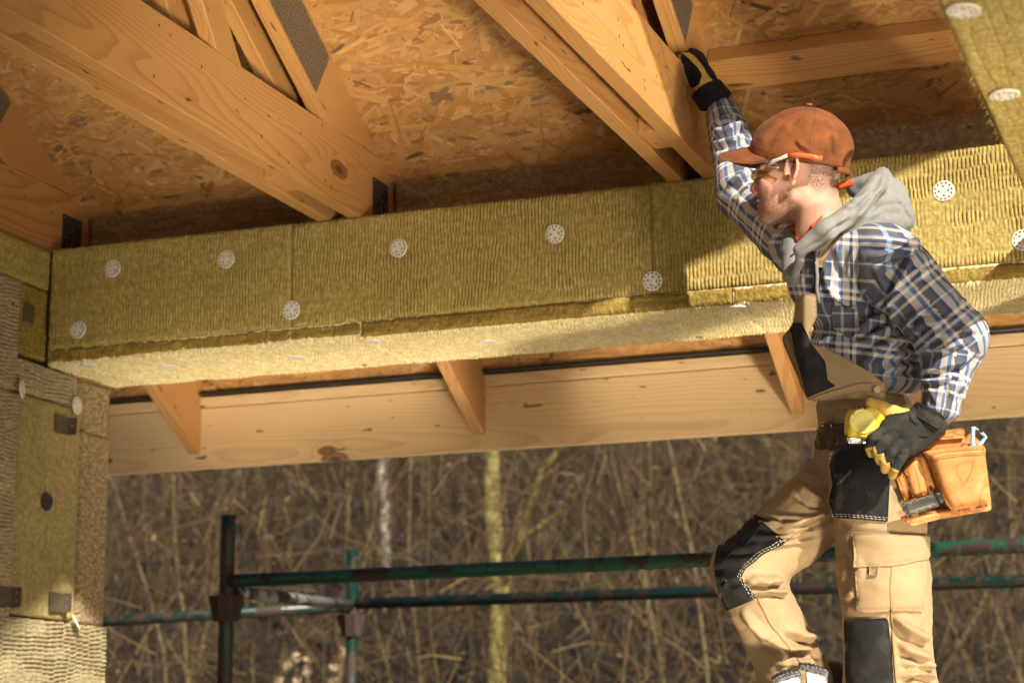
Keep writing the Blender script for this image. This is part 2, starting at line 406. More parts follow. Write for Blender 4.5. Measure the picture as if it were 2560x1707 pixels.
for i in range(3):
    relief('soffit_board', (ks[i]+.001, YL+.004, ZU), (1, 0, 0), (0, 1, 0), (0, 0, -1), ks[i+1]-ks[i]-.002, YR-YL-.006, .05, M['wool_lit'], lin, h_weave(60+i*7), dv=.0036)
for (x, y) in ((281, 671), (195, 824), (565, 648), (728, 775), (996, 620), (1387, 585), (1631, 703), (2359, 478), (2557, 600)):
    fastener(onY(x, y, YL), (0, -1, 0), lin, random.random()*6, tilt=(random.gauss(0, .05), random.gauss(0, .05)), lift=random.uniform(-.002, .0015))
for (x, y) in ((221, 909), (425, 912), (742, 889), (926, 849), (1219, 850), (1631, 815), (1846, 765)):
    fastener(onZ(x, y, ZU), (0, 0, -1), lin, random.random(), lift=.006)
# fuzzy fibres along the slab edges
fib = []
for k in range(900):
    x = random.uniform(XL, -.5); e = random.choice((0, 0, 1, 2))
    b = np.array([x, YL, ZT-.002] if e == 0 else ([x, YL+.004, ZM] if e == 1 else [x, YR-.004, ZU+.002]))
    d = np.array([random.gauss(0, 1), -abs(random.gauss(0, .5)), random.gauss(.6 if e == 0 else -.5, .5)]); d /= np.linalg.norm(d)
    l = random.uniform(.003, .011)*(1 if random.random() < .95 else 2.2); s = np.array([random.gauss(0, 1), 0, random.gauss(0, 1)])*.0005
    m_ = b+d*l*.6+np.array([random.gauss(0, .002), 0, random.gauss(0, .002)])
    fib.append(([b-s, b+s, m_+s*.7, m_-s*.7, b+d*l], [(0, 1, 2, 3), (3, 2, 4)]))
fo = mesh_obj('wool_fibres', *join(fib), m=M['wool'], parent=lin); fo['kind'] = 'stuff'

# left jamb wall
jam = empty('insulated_wall', (XL-.2, 5.4, 0), 'insulated door jamb at the left with grey and yellow wool boards and metal brackets', 'wall')
box('wall_core', (XL-.5, 4.5, 0), (XL-.062, 5.70, ZU+.05), M['wool_grey'], jam)
box('wall_plate_core', (XL-.5, 3.0, ZU+.05), (XL-.062, 5.50, ZT-.01), M['wool_grey'], jam)
def jpanel(name, y0, y1, z0, z1, m, hf, off=0., th=.05, **kw):
    return relief(name, (XL+off, y0, z0), (0, 1, 0), (0, 0, 1), (1, 0, 0), y1-y0, z1-z0, th, m, jam, hf, **kw)
jpanel('wool_slab', 4.4, 5.444, 3.038, ZT-.002, M['wool'], h_ribs(81), .0)
jpanel('wool_slab', 4.4, 5.286, 2.672, 3.034, M['wool_grey'], transp(h_ribs(82, .034, .0135, .012, .1)), .002, du=.0036, dv=.003)
jpanel('wool_slab', 5.289, 5.444, 2.80, 3.034, M['wool_edge'], h_fluff(83, .004), -.008)
jpanel('wool_slab', 5.289, 5.632, 2.678, 2.782, M['wool_grey'], transp(h_ribs(84, .034, .0135, .012, .1)), .002, du=.0036, dv=.003)
jpanel('wool_slab', 4.9, 5.308, 1.955, 2.668, M['wool_grey'], transp(h_ribs(85, .034, .0135, .012, .1)), .002, du=.0036, dv=.003)
jpanel('wool_board', 5.312, 5.668, 1.968, 2.672, M['wool_board'], h_ribs(86, .045, .0125, .009, .1), -.004, dv=.005)
jpanel('wool_slab', 4.9, 5.868, 1.45, 1.960, M['wool_grey'], transp(h_ribs(87, .037, .0140, .013, .1)), .004, du=.0042, dv=.0032)
jpanel('wool_slab', 4.9, 5.868, .06, 1.448, M['wool_grey'], h_fluff(88, .006), .004, du=.012, dv=.012)
# facade slab whose cut edge shows at the opening
relief('facade_slab_edge', (XL-.010, 5.702, 1.964), (0, 1, 0), (0, 0, 1), (1, 0, 0), .160, .640, .25, M['wool_brown'], jam, h_pits(91), du=.0024, dv=.003)
relief('facade_slab_edge', (XL-.014, 5.712, 2.607), (0, 1, 0), (0, 0, 1), (1, 0, 0), .148, .172, .25, M['wool_brown'], jam, h_pits(95), du=.0024, dv=.003)
box('facade_core', (XL-1.2, 5.72, .06), (XL-.26, 5.862, 2.78), M['wool_brown'], jam)
for (x, y, b, t, l) in ((42, 973, 0, .35, .02), (184, 1014, 0, .1, .014), (115, 1253, 1, 0, .003), (178, 1556, 0, .7, .02)):
    fastener(onX(x, y, XL)+np.array([.0, 0, 0]), (1, 0, 0), jam, random.random(), bool(b), (0, t), lift=l)
def l_bracket(x, y, wd, h, leg):
    """angle bracket: one leg flat on the board, one standing out towards the room"""
    p = onX(x, y, XL)
    bm = bmesh.new(); t = .003
    poly = [(0, 0), (wd, 0), (wd, leg), (wd-t, leg), (wd-t, t), (0, t)]
    lo = [bm.verts.new((b_, a_, 0)) for a_, b_ in poly]; hi = [bm.verts.new((b_, a_, h)) for a_, b_ in poly]
    bm.faces.new(lo[::-1]); bm.faces.new(hi)
    for i in range(6): bm.faces.new((lo[i], lo[(i+1) % 6], hi[(i+1) % 6], hi[i]))
    bmesh.ops.recalc_face_normals(bm, faces=bm.faces)
    o = bm_obj('angle_bracket', bm, M['steel_dull'], jam, mw=Matrix.Translation(Vector(p)+Vector((.006, -wd, -h))))
    for k in range(2):
        for q in range(1 if h < .06 else 2):
            c = Vector(p)+Vector((.0095, -wd*.55, -h*(.35+.3*q) - .012*k))
    sc = []
    for zf in ((.5,) if h < .062 else (.3, .68)):
        cpos = np.array(p)+np.array([.006+leg*.55, -t-.0006, -h*zf]); a = np.arange(8)*math.pi/4
        ring = np.stack([.004*np.cos(a), 0*a, .004*np.sin(a)], -1)
        sc.append((cpos+ring, [tuple(range(8))]))
    mesh_obj('screw', *join(sc), m=M['screw'], parent=o)['kind'] = 'stuff'
    return o
l_bracket(167, 1045, .075, .058, .035); l_bracket(153, 1483, .075, .062, .035); l_bracket(27, 1468, .07, .062, .035)
box('metal_strap', (XL-.002, 5.305, 2.905), (XL+.004, 5.36, 2.965), M['steel_dull'], jam, bevel=.001)

# right hand beam whose soffit hangs into the top right corner
sb = empty('side_beam', (-.33, 4, ZU), 'wool clad side beam hanging into the top right corner', 'beam')
box('beam_core', (-.452, -2.5, ZU+.05), (-.322, YL-.01, 3.0), M['wool_dark'], sb)
relief('soffit_board', (-.46, 2.55, ZU), (1, 0, 0), (0, 1, 0), (0, 0, -1), .145, 2.30-.004, .05, M['wool'], sb, transp(h_ribs(101, .034, .009, .0026)), du=.003, dv=.003)
relief('soffit_board', (-.462, 4.85, ZU), (1, 0, 0), (0, 1, 0), (0, 0, -1), .147, .592, .05, M['wool'], sb, h_fluff(103, .006), du=.003, dv=.003)
relief('soffit_board', (-.46, -2.5, ZU), (1, 0, 0), (0, 1, 0), (0, 0, -1), .145, 5.045, .05, M['wool'], sb, h_fluff(104, .005), du=.01, dv=.012)
fastener(onZ(2511, 230, ZU), (0, 0, -1), sb, .3, lift=.006); fastener(onZ(2408, 11, ZU), (0, 0, -1), sb, .9, lift=.012, tilt=(.12, 0))
fib = []
for k in range(520):
    y = random.uniform(3.0, 5.4); b = np.array([-.461, y, ZU+random.uniform(-.002, .004)])
    d = np.array([-abs(random.gauss(.5, .6)), random.gauss(0, .7), random.gauss(-.2, .5)]); d /= np.linalg.norm(d)
    l = random.uniform(.004, .016); s = np.array([0, 1, 0])*random.uniform(.0004, .002)
    fib.append(([b-s, b+s, b+d*l*.6+s*.6, b+d*l*.6-s*.6, b+d*l+np.array([0, 0, -.002])], [(0, 1, 2, 3), (3, 2, 4)]))
mesh_obj('wool_fibres', *join(fib), m=M['wool'], parent=sb)['kind'] = 'stuff'
box('corner_post', (-.45, 5.50, .06), (-.33, YR-.03, ZU+.04), M['wool_grey'], lin)

# ------------------------------------------------------------ roof
SL = .585; CA = 1/math.sqrt(1+SL*SL); SA = SL*CA
def deck_z(Y): return 3.406 - (Y-5.604)*SL                # underside of the deck
X0, X1, X2, X3 = -3.715, -2.565, -1.415, -.265
YK = 6.503
TR = []
def truss(xf, label, tail=True, web=True):
    t = empty('roof_truss', (xf-.075, 5.6, ZT), label, 'roof truss', 'twin roof trusses on the lintel')
    for a, nm in ((xf-.047, 0), (xf-.153, 1)):
        box('bottom_chord', (a, -1.0, ZT+.001), (a+.047, 5.695, 3.402), M['wood'], t, axis=1)
        # top chord, seated on the bottom chord
        yt = 5.604; L = (0, -CA, SA); H = (0, SA, CA)
        # polygon in (s along slope up, t perpendicular): foot cut horizontal on z=3.403
        O = np.array([a, yt, deck_z(yt)-.0])
        d = .198
        s_low = d*SA/ CA * 1.0
        # bottom edge meets z=3.403 where: z = O.z + s*SA - d*CA
        s1 = (3.403-O[2]+d*CA)/SA
        prism('top_chord', [(.002, -.0015), (5.2, -.0015), (5.2, -d), (s1, -d)], O, L, H, (1, 0, 0), .047, M['wood'], t)
    # web
    p = [(4.408, 3.506), (4.523, 3.548), (4.514, 3.402), (4.672, 3.405)]
    for a in (xf-.047, xf-.153):
        dy = -.58; n = math.hypot(.25, 1); 
        yb = 4.594; Ld = np.array([0, -.62, .785]); Ld /= np.linalg.norm(Ld); Hd = np.array([0, Ld[2], -Ld[1]])
        lw = (deck_z(yb-.9)-3.6)/Ld[2]*.82
        hw = .055
        k0 = hw*(-Hd[2])/Ld[2]
        prism('web', [(k0, hw) if False else (0-hw*Hd[2]/Ld[2], hw), (lw, hw), (lw, -hw), (hw*Hd[2]/Ld[2], -hw)], (a+.002, yb, 3.404), tuple(Ld), tuple(Hd), (1, 0, 0), .043, M['wood'], t)
    # spacer blocks in the gap between the two plies
    for yb, ln in ((5.0, .16), (3.55, .18), (2.2, .18)):
        box('spacer_block', (xf-.1055, yb, ZT+.012), (xf-.0475, yb+ln, 3.30), M['wood'], t, axis=2)
    # rafter tail
    O = np.array([xf-.047, YK, deck_z(YK)-.0015]); L = (0, -CA, SA); H = (0, SA, CA); d = .205
    prism('rafter_tail', [(0, 0), (.74, 0), (.74, -d), (-d*SA/CA, -d)], O, L, H, (1, 0, 0), .045, M['wood'], t)
    # nail plate on the near top chord, with perforations
    P = [onX(400+x/2.8, y/2.8, X1) for x, y in ((1090, 650), (1185, 405))]
    o = np.array([xf, P[0][1], P[0][2]]); e = np.array([xf, P[1][1], P[1][2]])
    up = np.array([0, -CA, SA])
    pl = np.array([o, e, e+up*.62, o+up*.62])+np.array([.0006, 0, 0])
    V = np.concatenate([pl, pl+np.array([.0016, 0, 0])]); 
    np_ = mesh_obj('nail_plate', V-o, [(4, 5, 6, 7), (0, 3, 2, 1), (0, 1, 5, 4), (1, 2, 6, 5), (2, 3, 7, 6), (3, 0, 4, 7)], M['zinc'], t, mw=Matrix.Translation(o))
    across = e-o; dots = []
    for i in range(34):
        for j in range(9):
            c = o + up*(.02+i*.0175) + across*((j+.6+.35*(i % 2))/9.6) + np.array([.0027, 0, 0])
            if j == 8 and i % 2: continue
            q = up*.0042; r = np.array([0, SA, CA])*.0022
            dots.append((np.array([c-q, c+r, c+q, c-r]), [(0, 1, 2, 3)]))
    mesh_obj('perforations', *join(dots), m=M['void'], parent=np_)['kind'] = 'stuff'
    # holding down bracket at the lintel
    by0 = onX(400+1485/2.8, 1400/2.8, X1)[1]; by1 = onX(400+1590/2.8, 1400/2.8, X1)[1]
    bz = onX(400+1485/2.8, 1235/2.8, X1)[2]
    br = box('tie_bracket', (xf+.0005, by0, ZT-.03), (xf+.004, by1, bz), M['black_steel'], t, bevel=.0012, axis=2)
    tube('bracket_rib', [(xf+.005, (by0+by1)/2, ZT-.03), (xf+.005, (by0+by1)/2, ZT+.075), (xf+.003, (by0+by1)/2, ZT+.095)], [.0065, .006, .002], M['black_steel'], br, n=8)
    sc = []; a = np.arange(8)*math.pi/4
    for (fy, fz) in ((.12, .93), (.88, .88), (.5, .70), (.36, .62), (.62, .60), (.2, .5), (.8, .52), (.3, .33), (.72, .35)):
        c = np.array([xf+.0048, by0+(by1-by0)*fy, ZT+(bz-ZT)*fz]); sc.append((c+np.stack([0*a, .0032*np.cos(a), .0032*np.sin(a)], -1), [tuple(range(8))]))
    mesh_obj('screw', *join(sc), m=M['screw'], parent=br)['kind'] = 'stuff'
    nl = []
    for k in range(16):
        c = np.array([xf+.0008, random.uniform(4.2, 5.6), random.uniform(3.2, 3.385)])
        nl.append((c+np.stack([0*a, .0028*np.cos(a), .0055*np.sin(a)], -1), [tuple(range(8))]))
    mesh_obj('nail_head', *join(nl), m=M['void'], parent=t)['kind'] = 'stuff'
    return t
truss(X0, 'twin roof truss above the left jamb, at the far left edge')
truss(X1, 'twin roof truss left of centre, between the left jamb and the middle truss')
truss(X2, 'twin roof truss that the worker leans his raised hand on')

# deck: OSB panels and loose looking strands
def osb_mat():
    t = NT('osb_strands'); a = t.n('Attribute', attribute_name='strand'); p = t.coords()
    n = t.noise(t.vmath('MULTIPLY', p, (160, 160, 160)), 1, 3); c = t.mix(t.math('MULTIPLY', n, .35), a.outputs['Color'], (.30, .15, .05))
    t.base(c); t.set(Roughness=.55); t.bump(n, .3, .001); t.b.inputs['Specular IOR Level'].default_value = .35; return t.m
M['osb'] = osb_mat(); M['osb_base'] = plain('osb_core', (.33, .18, .07), .7, var=.3, scale=50, bump=.3)
deck = empty('roof_deck', (-2, 5.6, 3.4), 'sloping roof deck of chipboard strand panels above the trusses', 'roof deck')
Ld = np.array([0, -CA, SA]); Hd = np.array([0, SA, CA])
O0 = np.array([0, 6.56, deck_z(6.56)])
r_i = 0
for s0 in np.arange(0, 5.6, 1.25):
    for k in range(-3, 2):
        xa = k*2.5 + (1.25 if r_i % 2 else 0) - .65; lo, hi = max(xa+.0015, -6.2), min(xa+2.5-.0015, .25)
        if hi-lo < .05: continue
        prism('osb_panel', [(s0+.0015, 0), (s0+1.2485, 0), (s0+1.2485, .018), (s0+.0015, .018)], O0+np.array([lo, 0, 0]), Ld, Hd, (1, 0, 0), hi-lo, M['osb_base'], deck, bevel=0)
    r_i += 1
Lb = np.array([0, -CA, -SA]); Hb = np.array([0, -SA, CA]); yr = 6.56-5.65*CA; Ob = np.array([0, yr-.01, deck_z(yr)])  # unseen back slope, added to shut out sky light from behind
for s0 in np.arange(0, 5.6, 1.25):
    for k in range(-3, 1):
        xa = k*2.5-.65+1.25; lo, hi = max(xa+.0015, -6.2), min(xa+2.5-.0015, .25)
        if hi-lo > .05: prism('osb_panel', [(s0+.0015, 0), (s0+1.2485, 0), (s0+1.2485, .018), (s0+.0015, .018)], Ob+np.array([lo, 0, 0]), Lb, Hb, (1, 0, 0), hi-lo, M['osb_base'], deck, bevel=0)
ns = 36000
rs = np.random.default_rng(3)
cx = rs.uniform(-4.7, .2, ns); csl = rs.uniform(.03, 4.2, ns)
ln = np.clip(rs.lognormal(math.log(.040), .5, ns), .010, .09); wd = np.clip(rs.lognormal(math.log(.0066), .55, ns), .0016, .019)
an = np.where(rs.random(ns) < .62, rs.normal(.06, .38, ns), rs.uniform(0, math.pi, ns))
lay = rs.uniform(.0003, .0028, ns)
ux = np.stack([np.cos(an), np.sin(an)], -1); vx = np.stack([-np.sin(an), np.cos(an)], -1)
shape = np.array([(-1, -.75), (-.82, -1), (.85, -.95), (1, -.2), (.88, .95), (-.9, .9)])
jit = 1 + rs.uniform(-.22, .22, (ns, 6, 2))
loc = shape[None]*jit
P2 = np.stack([cx, csl], -1)[:, None, :] + loc[..., :1]*ln[:, None, None]*ux[:, None, :] + loc[..., 1:]*wd[:, None, None]*vx[:, None, :]
tl = rs.normal(0, .012, (ns, 2))
hh = -(lay[:, None] + loc[..., 0]*ln[:, None]*tl[:, :1] + loc[..., 1]*wd[:, None]*tl[:, 1:]*3)
hh = np.minimum(hh, -.0002)
PV = O0 + np.stack([P2[..., 0]*1.0, P2[..., 0]*0, P2[..., 0]*0], -1) + P2[..., 1:2]*Ld + hh[..., None]*Hd
st = mesh_obj('osb_strands', PV.reshape(-1, 3)-O0, np.arange(ns*6).reshape(-1, 6)[:, ::-1], M['osb'], deck, mw=Matrix.Translation(O0)); st['kind'] = 'stuff'
pal = np.array([(.62, .38, .16), (.52, .29, .11), (.45, .235, .08), (.58, .33, .125), (.36, .18, .06), (.66, .44, .22), (.50, .25, .08), (.22, .15, .085), (.12, .06, .03)])
ci = rs.choice(9, ns, p=[.20, .21, .16, .20, .05, .06, .09, .02, .01]); cc = pal[ci]*np.array([.74, .69, .60])*rs.uniform(.85, 1.12, (ns, 1))
ca = st.data.color_attributes.new('strand', 'FLOAT_COLOR', 'CORNER')
ca.data.foreach_set('color', np.repeat(np.concatenate([cc, np.ones((ns, 1))], 1), 6, axis=0).astype(np.float32).ravel())

# dark wool batts that close the gaps between the trusses
for a, b, lb in ((X0+.003, X1-.156, 'dark wool batt between the left and second trusses'), (X1+.003, X2-.156, 'dark wool batt between the second truss and the one the hand is on'), (X2+.003, X3-.156, 'brown wool batt under the deck, behind the cap')):
    o = relief('insulation_batt', (a, 5.705, ZT-.01), (1, 0, 0), (0, 0, 1), (0, -1, 0), b-a, .225, .10, M['wool_dark'], None, h_fluff(int(abs(a)*50), .006), du=.004, dv=.004)
    tag(o, lb, 'insulation batt', 'batts between the trusses')
# nogging on the right, nailed under the deck between trusses
ng = empty('nogging', (X2+.5, 5.4, 3.5), 'pale timber nogging under the deck, right of the raised glove', 'timber')
prism('timber', [(0, -.0035), (-.462-X2, -.0035), (-.462-X2, -.062), (0, -.062)], np.array([X2+.002, 5.475, deck_z(5.475)]), (1, 0, 0), Hd, Ld, .118, M['wood'], ng)

# fascia at the eave
fa = empty('fascia', (-2, 6.52, 2.59), 'pale spruce fascia board closing the eave behind the lintel', 'fascia board')
box('board', (-5.6, 6.505, 2.588), (1.1, 6.545, 2.815), M['wood_pale'], fa)
box('top_batten', (-5.6, 6.499, 2.818), (1.1, 6.545, 2.858), M['wood_pale'], fa)
pp = tube('black_pipe', [(-5.6, 6.485, 2.868), (-3, 6.485, 2.868), (-1.6, 6.485, 2.868), (1.1, 6.485, 2.868)], .0075, M['cable'])
tag(pp, 'thin black cable running along the top of the fascia', 'cable')
# gable rafter over the side beam
gr = empty('gable_rafter', (-.43, 5, 3.6), 'sloping gable rafter over the side beam, hidden behind its soffit', 'timber')
prism('timber', [(0, -.0035), (5.2, -.0035), (5.2, -.10), (0, -.10)], np.array([-.458, 5.69, deck_z(5.69)]), Ld, Hd, (1, 0, 0), .05, M['wood'], gr)
# ------------------------------------------------------------ scaffold
def rust_mat(name, paint, rust=.5):
    t = NT(name); p = t.coords(); n = t.noise(t.vmath('MULTIPLY', p, (9, 9, 9)), 1, 6, .7); n2 = t.noise(p, 60, 4)
    f = t.ramp(t.math('MULTIPLY_ADD', n2, .22, n), [(rust, 0), (rust+.06, 1)])
    c = t.mix(f, paint, (.035, .017, .010)); c = t.mix(t.ramp(n2, [(.68, 0), (.72, .6)]), c, (.09, .04, .02))
    t.base(c); t.set(Roughness=t.math('MULTIPLY_ADD', f, .4, .35)); t.bump(t.math('ADD', f, n2), .35, .0015); return t.m
M['green'] = rust_mat('green_scaffold_paint', (.004, .028, .018), .58); M['green_rusty'] = rust_mat('rusty_green_paint', (.008, .075, .04), .60); M['rust'] = rust_mat('rusted_steel', (.02, .012, .009), .45)  # scaffold paints darkened; the shade over the tubes is put into the colour
M['blue_green'] = rust_mat('blue_green_paint', (.004, .022, .016), .60)
scf = empty('scaffold', (-3.7, 6.8, 0), 'rusty green tubular scaffold with two posts and guard rails outside the opening', 'scaffold')
D1, D2 = 7.62, 8.95
a1 = dep(571, 1288, D1); a2 = dep(881.5, 1373, D2); R_ = .0285
tube('post', [(a1[0], a1[1], .0), (a1[0], a1[1], a1[2]-.09), (a1[0], a1[1], a1[2]-.085), (a1[0], a1[1], a1[2])], R_, M['green'], scf, n=20)
tube('post', [(a2[0], a2[1], .0), (a2[0], a2[1], a2[2])], R_, M['blue_green'], scf, n=20)
r1 = dep(590, 1456, D1); r2 = dep(905, 1511, D2)
tube('guard_rail', [(a1[0]+R_-.004, a1[1]-.012, r1[2]), (2.6, a1[1]-.012, r1[2]+.012)], .0255, M['green_rusty'], scf, n=20)
tube('guard_rail', [(a2[0]+R_-.004, a2[1], r2[2]), (2.9, a2[1], r2[2]-.02)], .0255, M['blue_green'], scf, n=20)
r3 = dep(400, 1547, D2)
tube('guard_rail', [(-6.2, a2[1]+.03, r3[2]+.0), (a2[0]-R_+.004, a2[1]+.03, r3[2]+.05)], .0255, M['blue_green'], scf, n=20)
tube('transom', [(a1[0]+.01, a1[1]+R_, r1[2]-.035), (a2[0], a2[1]-R_, r2[2]-.01)], .024, rust_mat('worn_grey_paint', (.22, .21, .20), .60), scf, n=20)
def coupler(a, z, n):
    P_ = []
    for k in range(n):
        th = k*2*math.pi/n+.2; d = np.array([math.cos(th), math.sin(th), 0]); s = np.array([-d[1], d[0], 0])*.020
        b = np.array([a[0], a[1], z])
        q = [b+d*.026-s, b+d*.026+s, b+d*.068+s*.8, b+d*.068-s*.8]
        lo = [x+np.array([0, 0, -.085])-d*(.022 if i > 1 else 0) for i, x in enumerate(q)]; hi = [x+np.array([0, 0, .012]) for x in q]
        P_.append((np.array(lo+hi), [(0, 3, 2, 1), (4, 5, 6, 7), (0, 1, 5, 4), (1, 2, 6, 5), (2, 3, 7, 6), (3, 0, 4, 7)]))
    P_.append(tube_arrays([(a[0], a[1], z-.075), (a[0], a[1], z+.005)], .034, 16))
    mesh_obj('rosette_coupler', *join(P_), m=M['rust'], parent=scf)
coupler(a1, r1[2]-.065, 4); coupler(a2, r2[2]-.06, 4)
#box('deck_board', (-6, a1[1]+.02, .92), (2.6, a2[1]-.02, .96), M['wood_pale'], scf)

# added reflector sheets, out of view, bouncing the sun up under the roof
def sheet_mat():
    t = NT('reflector_metal'); p = t.coords(); n = t.noise(p, 3, 4); t.base(t.mix(n, (.86, .80, .70), (.78, .73, .64))); t.set(Metallic=1.0, Roughness=.17); return t.m
M['sheet'] = sheet_mat()
def reflector_sheet(x0, x1, y0, y1, z, label):
    bm = bmesh.new(); xs_ = []; n = int(round((y1-y0)/.21)); prof = []
    for i in range(n):
        a = y0+i*.21; prof += [(a, 0), (a+.185, 0), (a+.19, .004), (a+.205, .004)]
    prof.append((y1, 0)); V = [(x, y, z+h+dz) for dz in (0, -.001) for x in (x0, x1) for y, h in prof]; k = len(prof)
    Fs = [(i, i+1, k+i+1, k+i)[::-1] for i in range(k-1)]+[(2*k+i, 2*k+i+1, 3*k+i+1, 3*k+i) for i in range(k-1)]
    bm.free(); o = mesh_obj('reflector_sheet', V, Fs, M['sheet']); tag(o, label, 'metal sheet', 'added sheets that bounce sun under the roof'); return o
reflector_sheet(-.75, 3.1, 2.55, 3.60, .066, 'unseen reflector sheet added on the slab outside the picture, nearest the lintel')
reflector_sheet(.55, 3.1, .40, 1.66, .066, 'unseen reflector sheet added on the slab outside the picture, farthest from the lintel')
# ------------------------------------------------------------ thicket behind the scaffold
def bark_mat(name, a, b, c3, sc=1.0):
    t = NT(name); p = t.coords(); n = t.noise(t.vmath('MULTIPLY', p, (9*sc, 9*sc, 3*sc)), 1, 4); n2 = t.noise(p, 45*sc, 3)
    oi = t.n('ObjectInfo').outputs['Random']
    c = t.mix(t.ramp(n, [(.35, 0), (.65, 1)]), a, b); c = t.mix(t.ramp(n2, [(.55, 0), (.7, .8)]), c, c3)
    c = t.mix(t.math('MULTIPLY', oi, .6), c, (.09, .065, .04))
    t.base(c); t.set(Roughness=.9); t.b.inputs['Specular IOR Level'].default_value = .15; return t.m
M['bark'] = bark_mat('sapling_bark', (.21, .17, .072), (.145, .112, .052), (.07, .055, .03))
M['moss'] = bark_mat('mossy_bark', (.40, .355, .12), (.27, .235, .085), (.13, .11, .045), .6)
M['birch'] = bark_mat('pale_bark', (.75, .70, .58), (.6, .54, .42), (.2, .16, .11), .8)
def twig_mat():
    t = NT('twig_bark'); a = t.n('Attribute', attribute_name='tint'); t.base(a.outputs['Color']); t.set(Roughness=.9); t.b.inputs['Specular IOR Level'].default_value = .15; return t.m
M['twig'] = twig_mat()
R3 = random.Random(11)
def limb(p, d, length, r0, n=6, bend=.12, up=.05, rnd=R3):
    pts = [np.array(p, float)]; d = np.array(d, float); d /= np.linalg.norm(d)
    for k in range(n):
        d = d + np.array([rnd.gauss(0, bend), rnd.gauss(0, bend), rnd.gauss(up, bend*.6)]); d /= np.linalg.norm(d)
        pts.append(pts[-1]+d*length/n)
    return np.array(pts), np.linspace(r0, r0*.3, n+1)
def sapling(D, px, h, r0, m, label, nb=6, name='sapling', lean=.16, zb=None, group='bare saplings in the thicket'):
    b = dep(px, 1500, D); zg = float(hill_z(np.array(b[0]), np.array(b[1])))
    base = np.array([b[0], b[1], zg-.1])
    t = empty(name, tuple(base), label, 'tree', group)
    pts, rad = limb((0, 0, 0), (R3.gauss(0, lean), R3.gauss(0, lean*.5), 1), h, r0, 14, .10, .05)
    o = tube('trunk', pts, rad*.9+r0*.1, m, None, n=7); o.parent = t
    br = []
    for k in range(nb):
        f = R3.uniform(.12, .9); i = int(f*14); p = pts[i]; az = R3.uniform(0, 6.28); el = R3.uniform(.5, 1.2)
        q, rr = limb(p, (math.cos(az)*math.cos(el), math.sin(az)*math.cos(el)*.6, math.sin(el)), R3.uniform(.25, .5)*h*(1.1-f*.6), rad[i]*.5, 7, .24, .10)
        br.append(tube_arrays(q, rr, 5))
        for s in range(4):
            j = R3.randint(1, 6); az2 = az+R3.gauss(0, .9); el2 = R3.uniform(-.1, 1.0)
            q2, r2_ = limb(q[j], (math.cos(az2)*math.cos(el2), math.sin(az2)*math.cos(el2)*.6, math.sin(el2)), R3.uniform(.3, 1.0), rr[j]*.55, 5, .32, .06)
            br.append(tube_arrays(q2, r2_, 4))
    if br:
        o = mesh_obj('branches', *join(br), m=m, smooth=True); o.parent = t; o['kind'] = 'stuff'
    return t
sapling(13.5, 1232, 7.5, .075, M['moss'], 'mossy yellow-green tree trunk, thickest in the thicket, below the middle of the fascia', 7, 'mossy_tree', .03, group=None)
sapling(17, 965, 8, .045, M['birch'], 'pale whitish stem rising in the thicket left of the mossy trunk', 3, 'pale_tree', .04, group=None)
for k in range(70):
    D = R3.uniform(10.8, 19); px = R3.uniform(-150, 2750)
    sapling(D, px, R3.uniform(3.6, 6.5), R3.uniform(.005, .016), M['bark'], 'slender bare sapling standing in the brush behind the scaffold', R3.randint(4, 8))
# fine twigs: uncountable brush
rt = np.random.default_rng(21)
def twigs(n, D0, D1, l0, l1, r0, r1, horiz, zlo, zhi):
    D = rt.uniform(D0, D1, n); px = rt.uniform(-300, 2900, n); X = -.354*.978*D + (px-1280)/FPX*D*.935; Y = .915*D + (px-1280)/FPX*D*.354
    zg = hill_z(X, Y); lo = np.maximum(zg, 1.5+D*zlo)
    Z = rt.uniform(lo, np.maximum(lo+.2, 1.5+D*zhi))
    az = rt.uniform(0, 2*np.pi, n); el = rt.normal(horiz, .6, n); d = np.stack([np.cos(az)*np.cos(el), np.sin(az)*np.cos(el)*.5, np.sin(el)], -1)
    L = rt.uniform(l0, l1, n); rr = rt.uniform(r0, r1, n)
    p0 = np.stack([X, Y, Z], -1); b1 = rt.normal(0, .35, (n, 3)); p1 = p0 + (d+b1*.5)*L[:, None]*.5; p2 = p1 + (d+b1+rt.normal(0, .4, (n, 3)))*L[:, None]*.5
    ref = rt.normal(0, 1, (n, 3)); A = np.cross(d, ref); A /= np.linalg.norm(A, axis=1)[:, None]; B = np.cross(d, A); B /= np.linalg.norm(B, axis=1)[:, None]+1e-9
    V = []
    for p, f in ((p0, 1.), (p1, .8), (p2, .35)):
        for q in range(3):
            a = q*2*math.pi/3; V.append(p + (A*math.cos(a)+B*math.sin(a))*(rr*f)[:, None])
    V = np.stack(V, 1)
    F = []
    for s in (0, 3):
        for q in range(3): F.append([s+q, s+(q+1) % 3, s+3+(q+1) % 3, s+3+q])
    F = np.array(F)[None]+np.arange(n)[:, None, None]*9
    return V.reshape(-1, 3), F.reshape(-1, 4), n
tp = np.array([(.13, .095, .06), (.20, .15, .09), (.09, .065, .042), (.24, .20, .10), (.17, .11, .07), (.30, .25, .12)])
for nm, args, lb in (('brush', (40000, 10.5, 22, .12, .65, .0016, .0052, .6, .0, .36), 'dense brown brush of bare twigs filling the view behind the scaffold'),):
    V, F, n = twigs(*args); o = mesh_obj(nm, V, F, M['twig'], smooth=True); tag(o, lb, 'brush', kind='stuff')
    cc = .66*np.array([1.05, .95, .84])*tp[rt.choice(6, n, p=[.27, .22, .2, .1, .15, .06])]*rt.uniform(.7, 1.25, (n, 1))
    ca = o.data.color_attributes.new('tint', 'FLOAT_COLOR', 'POINT')
    ca.data.foreach_set('color', np.repeat(np.concatenate([cc, np.ones((n, 1))], 1), 9, axis=0).astype(np.float32).ravel())
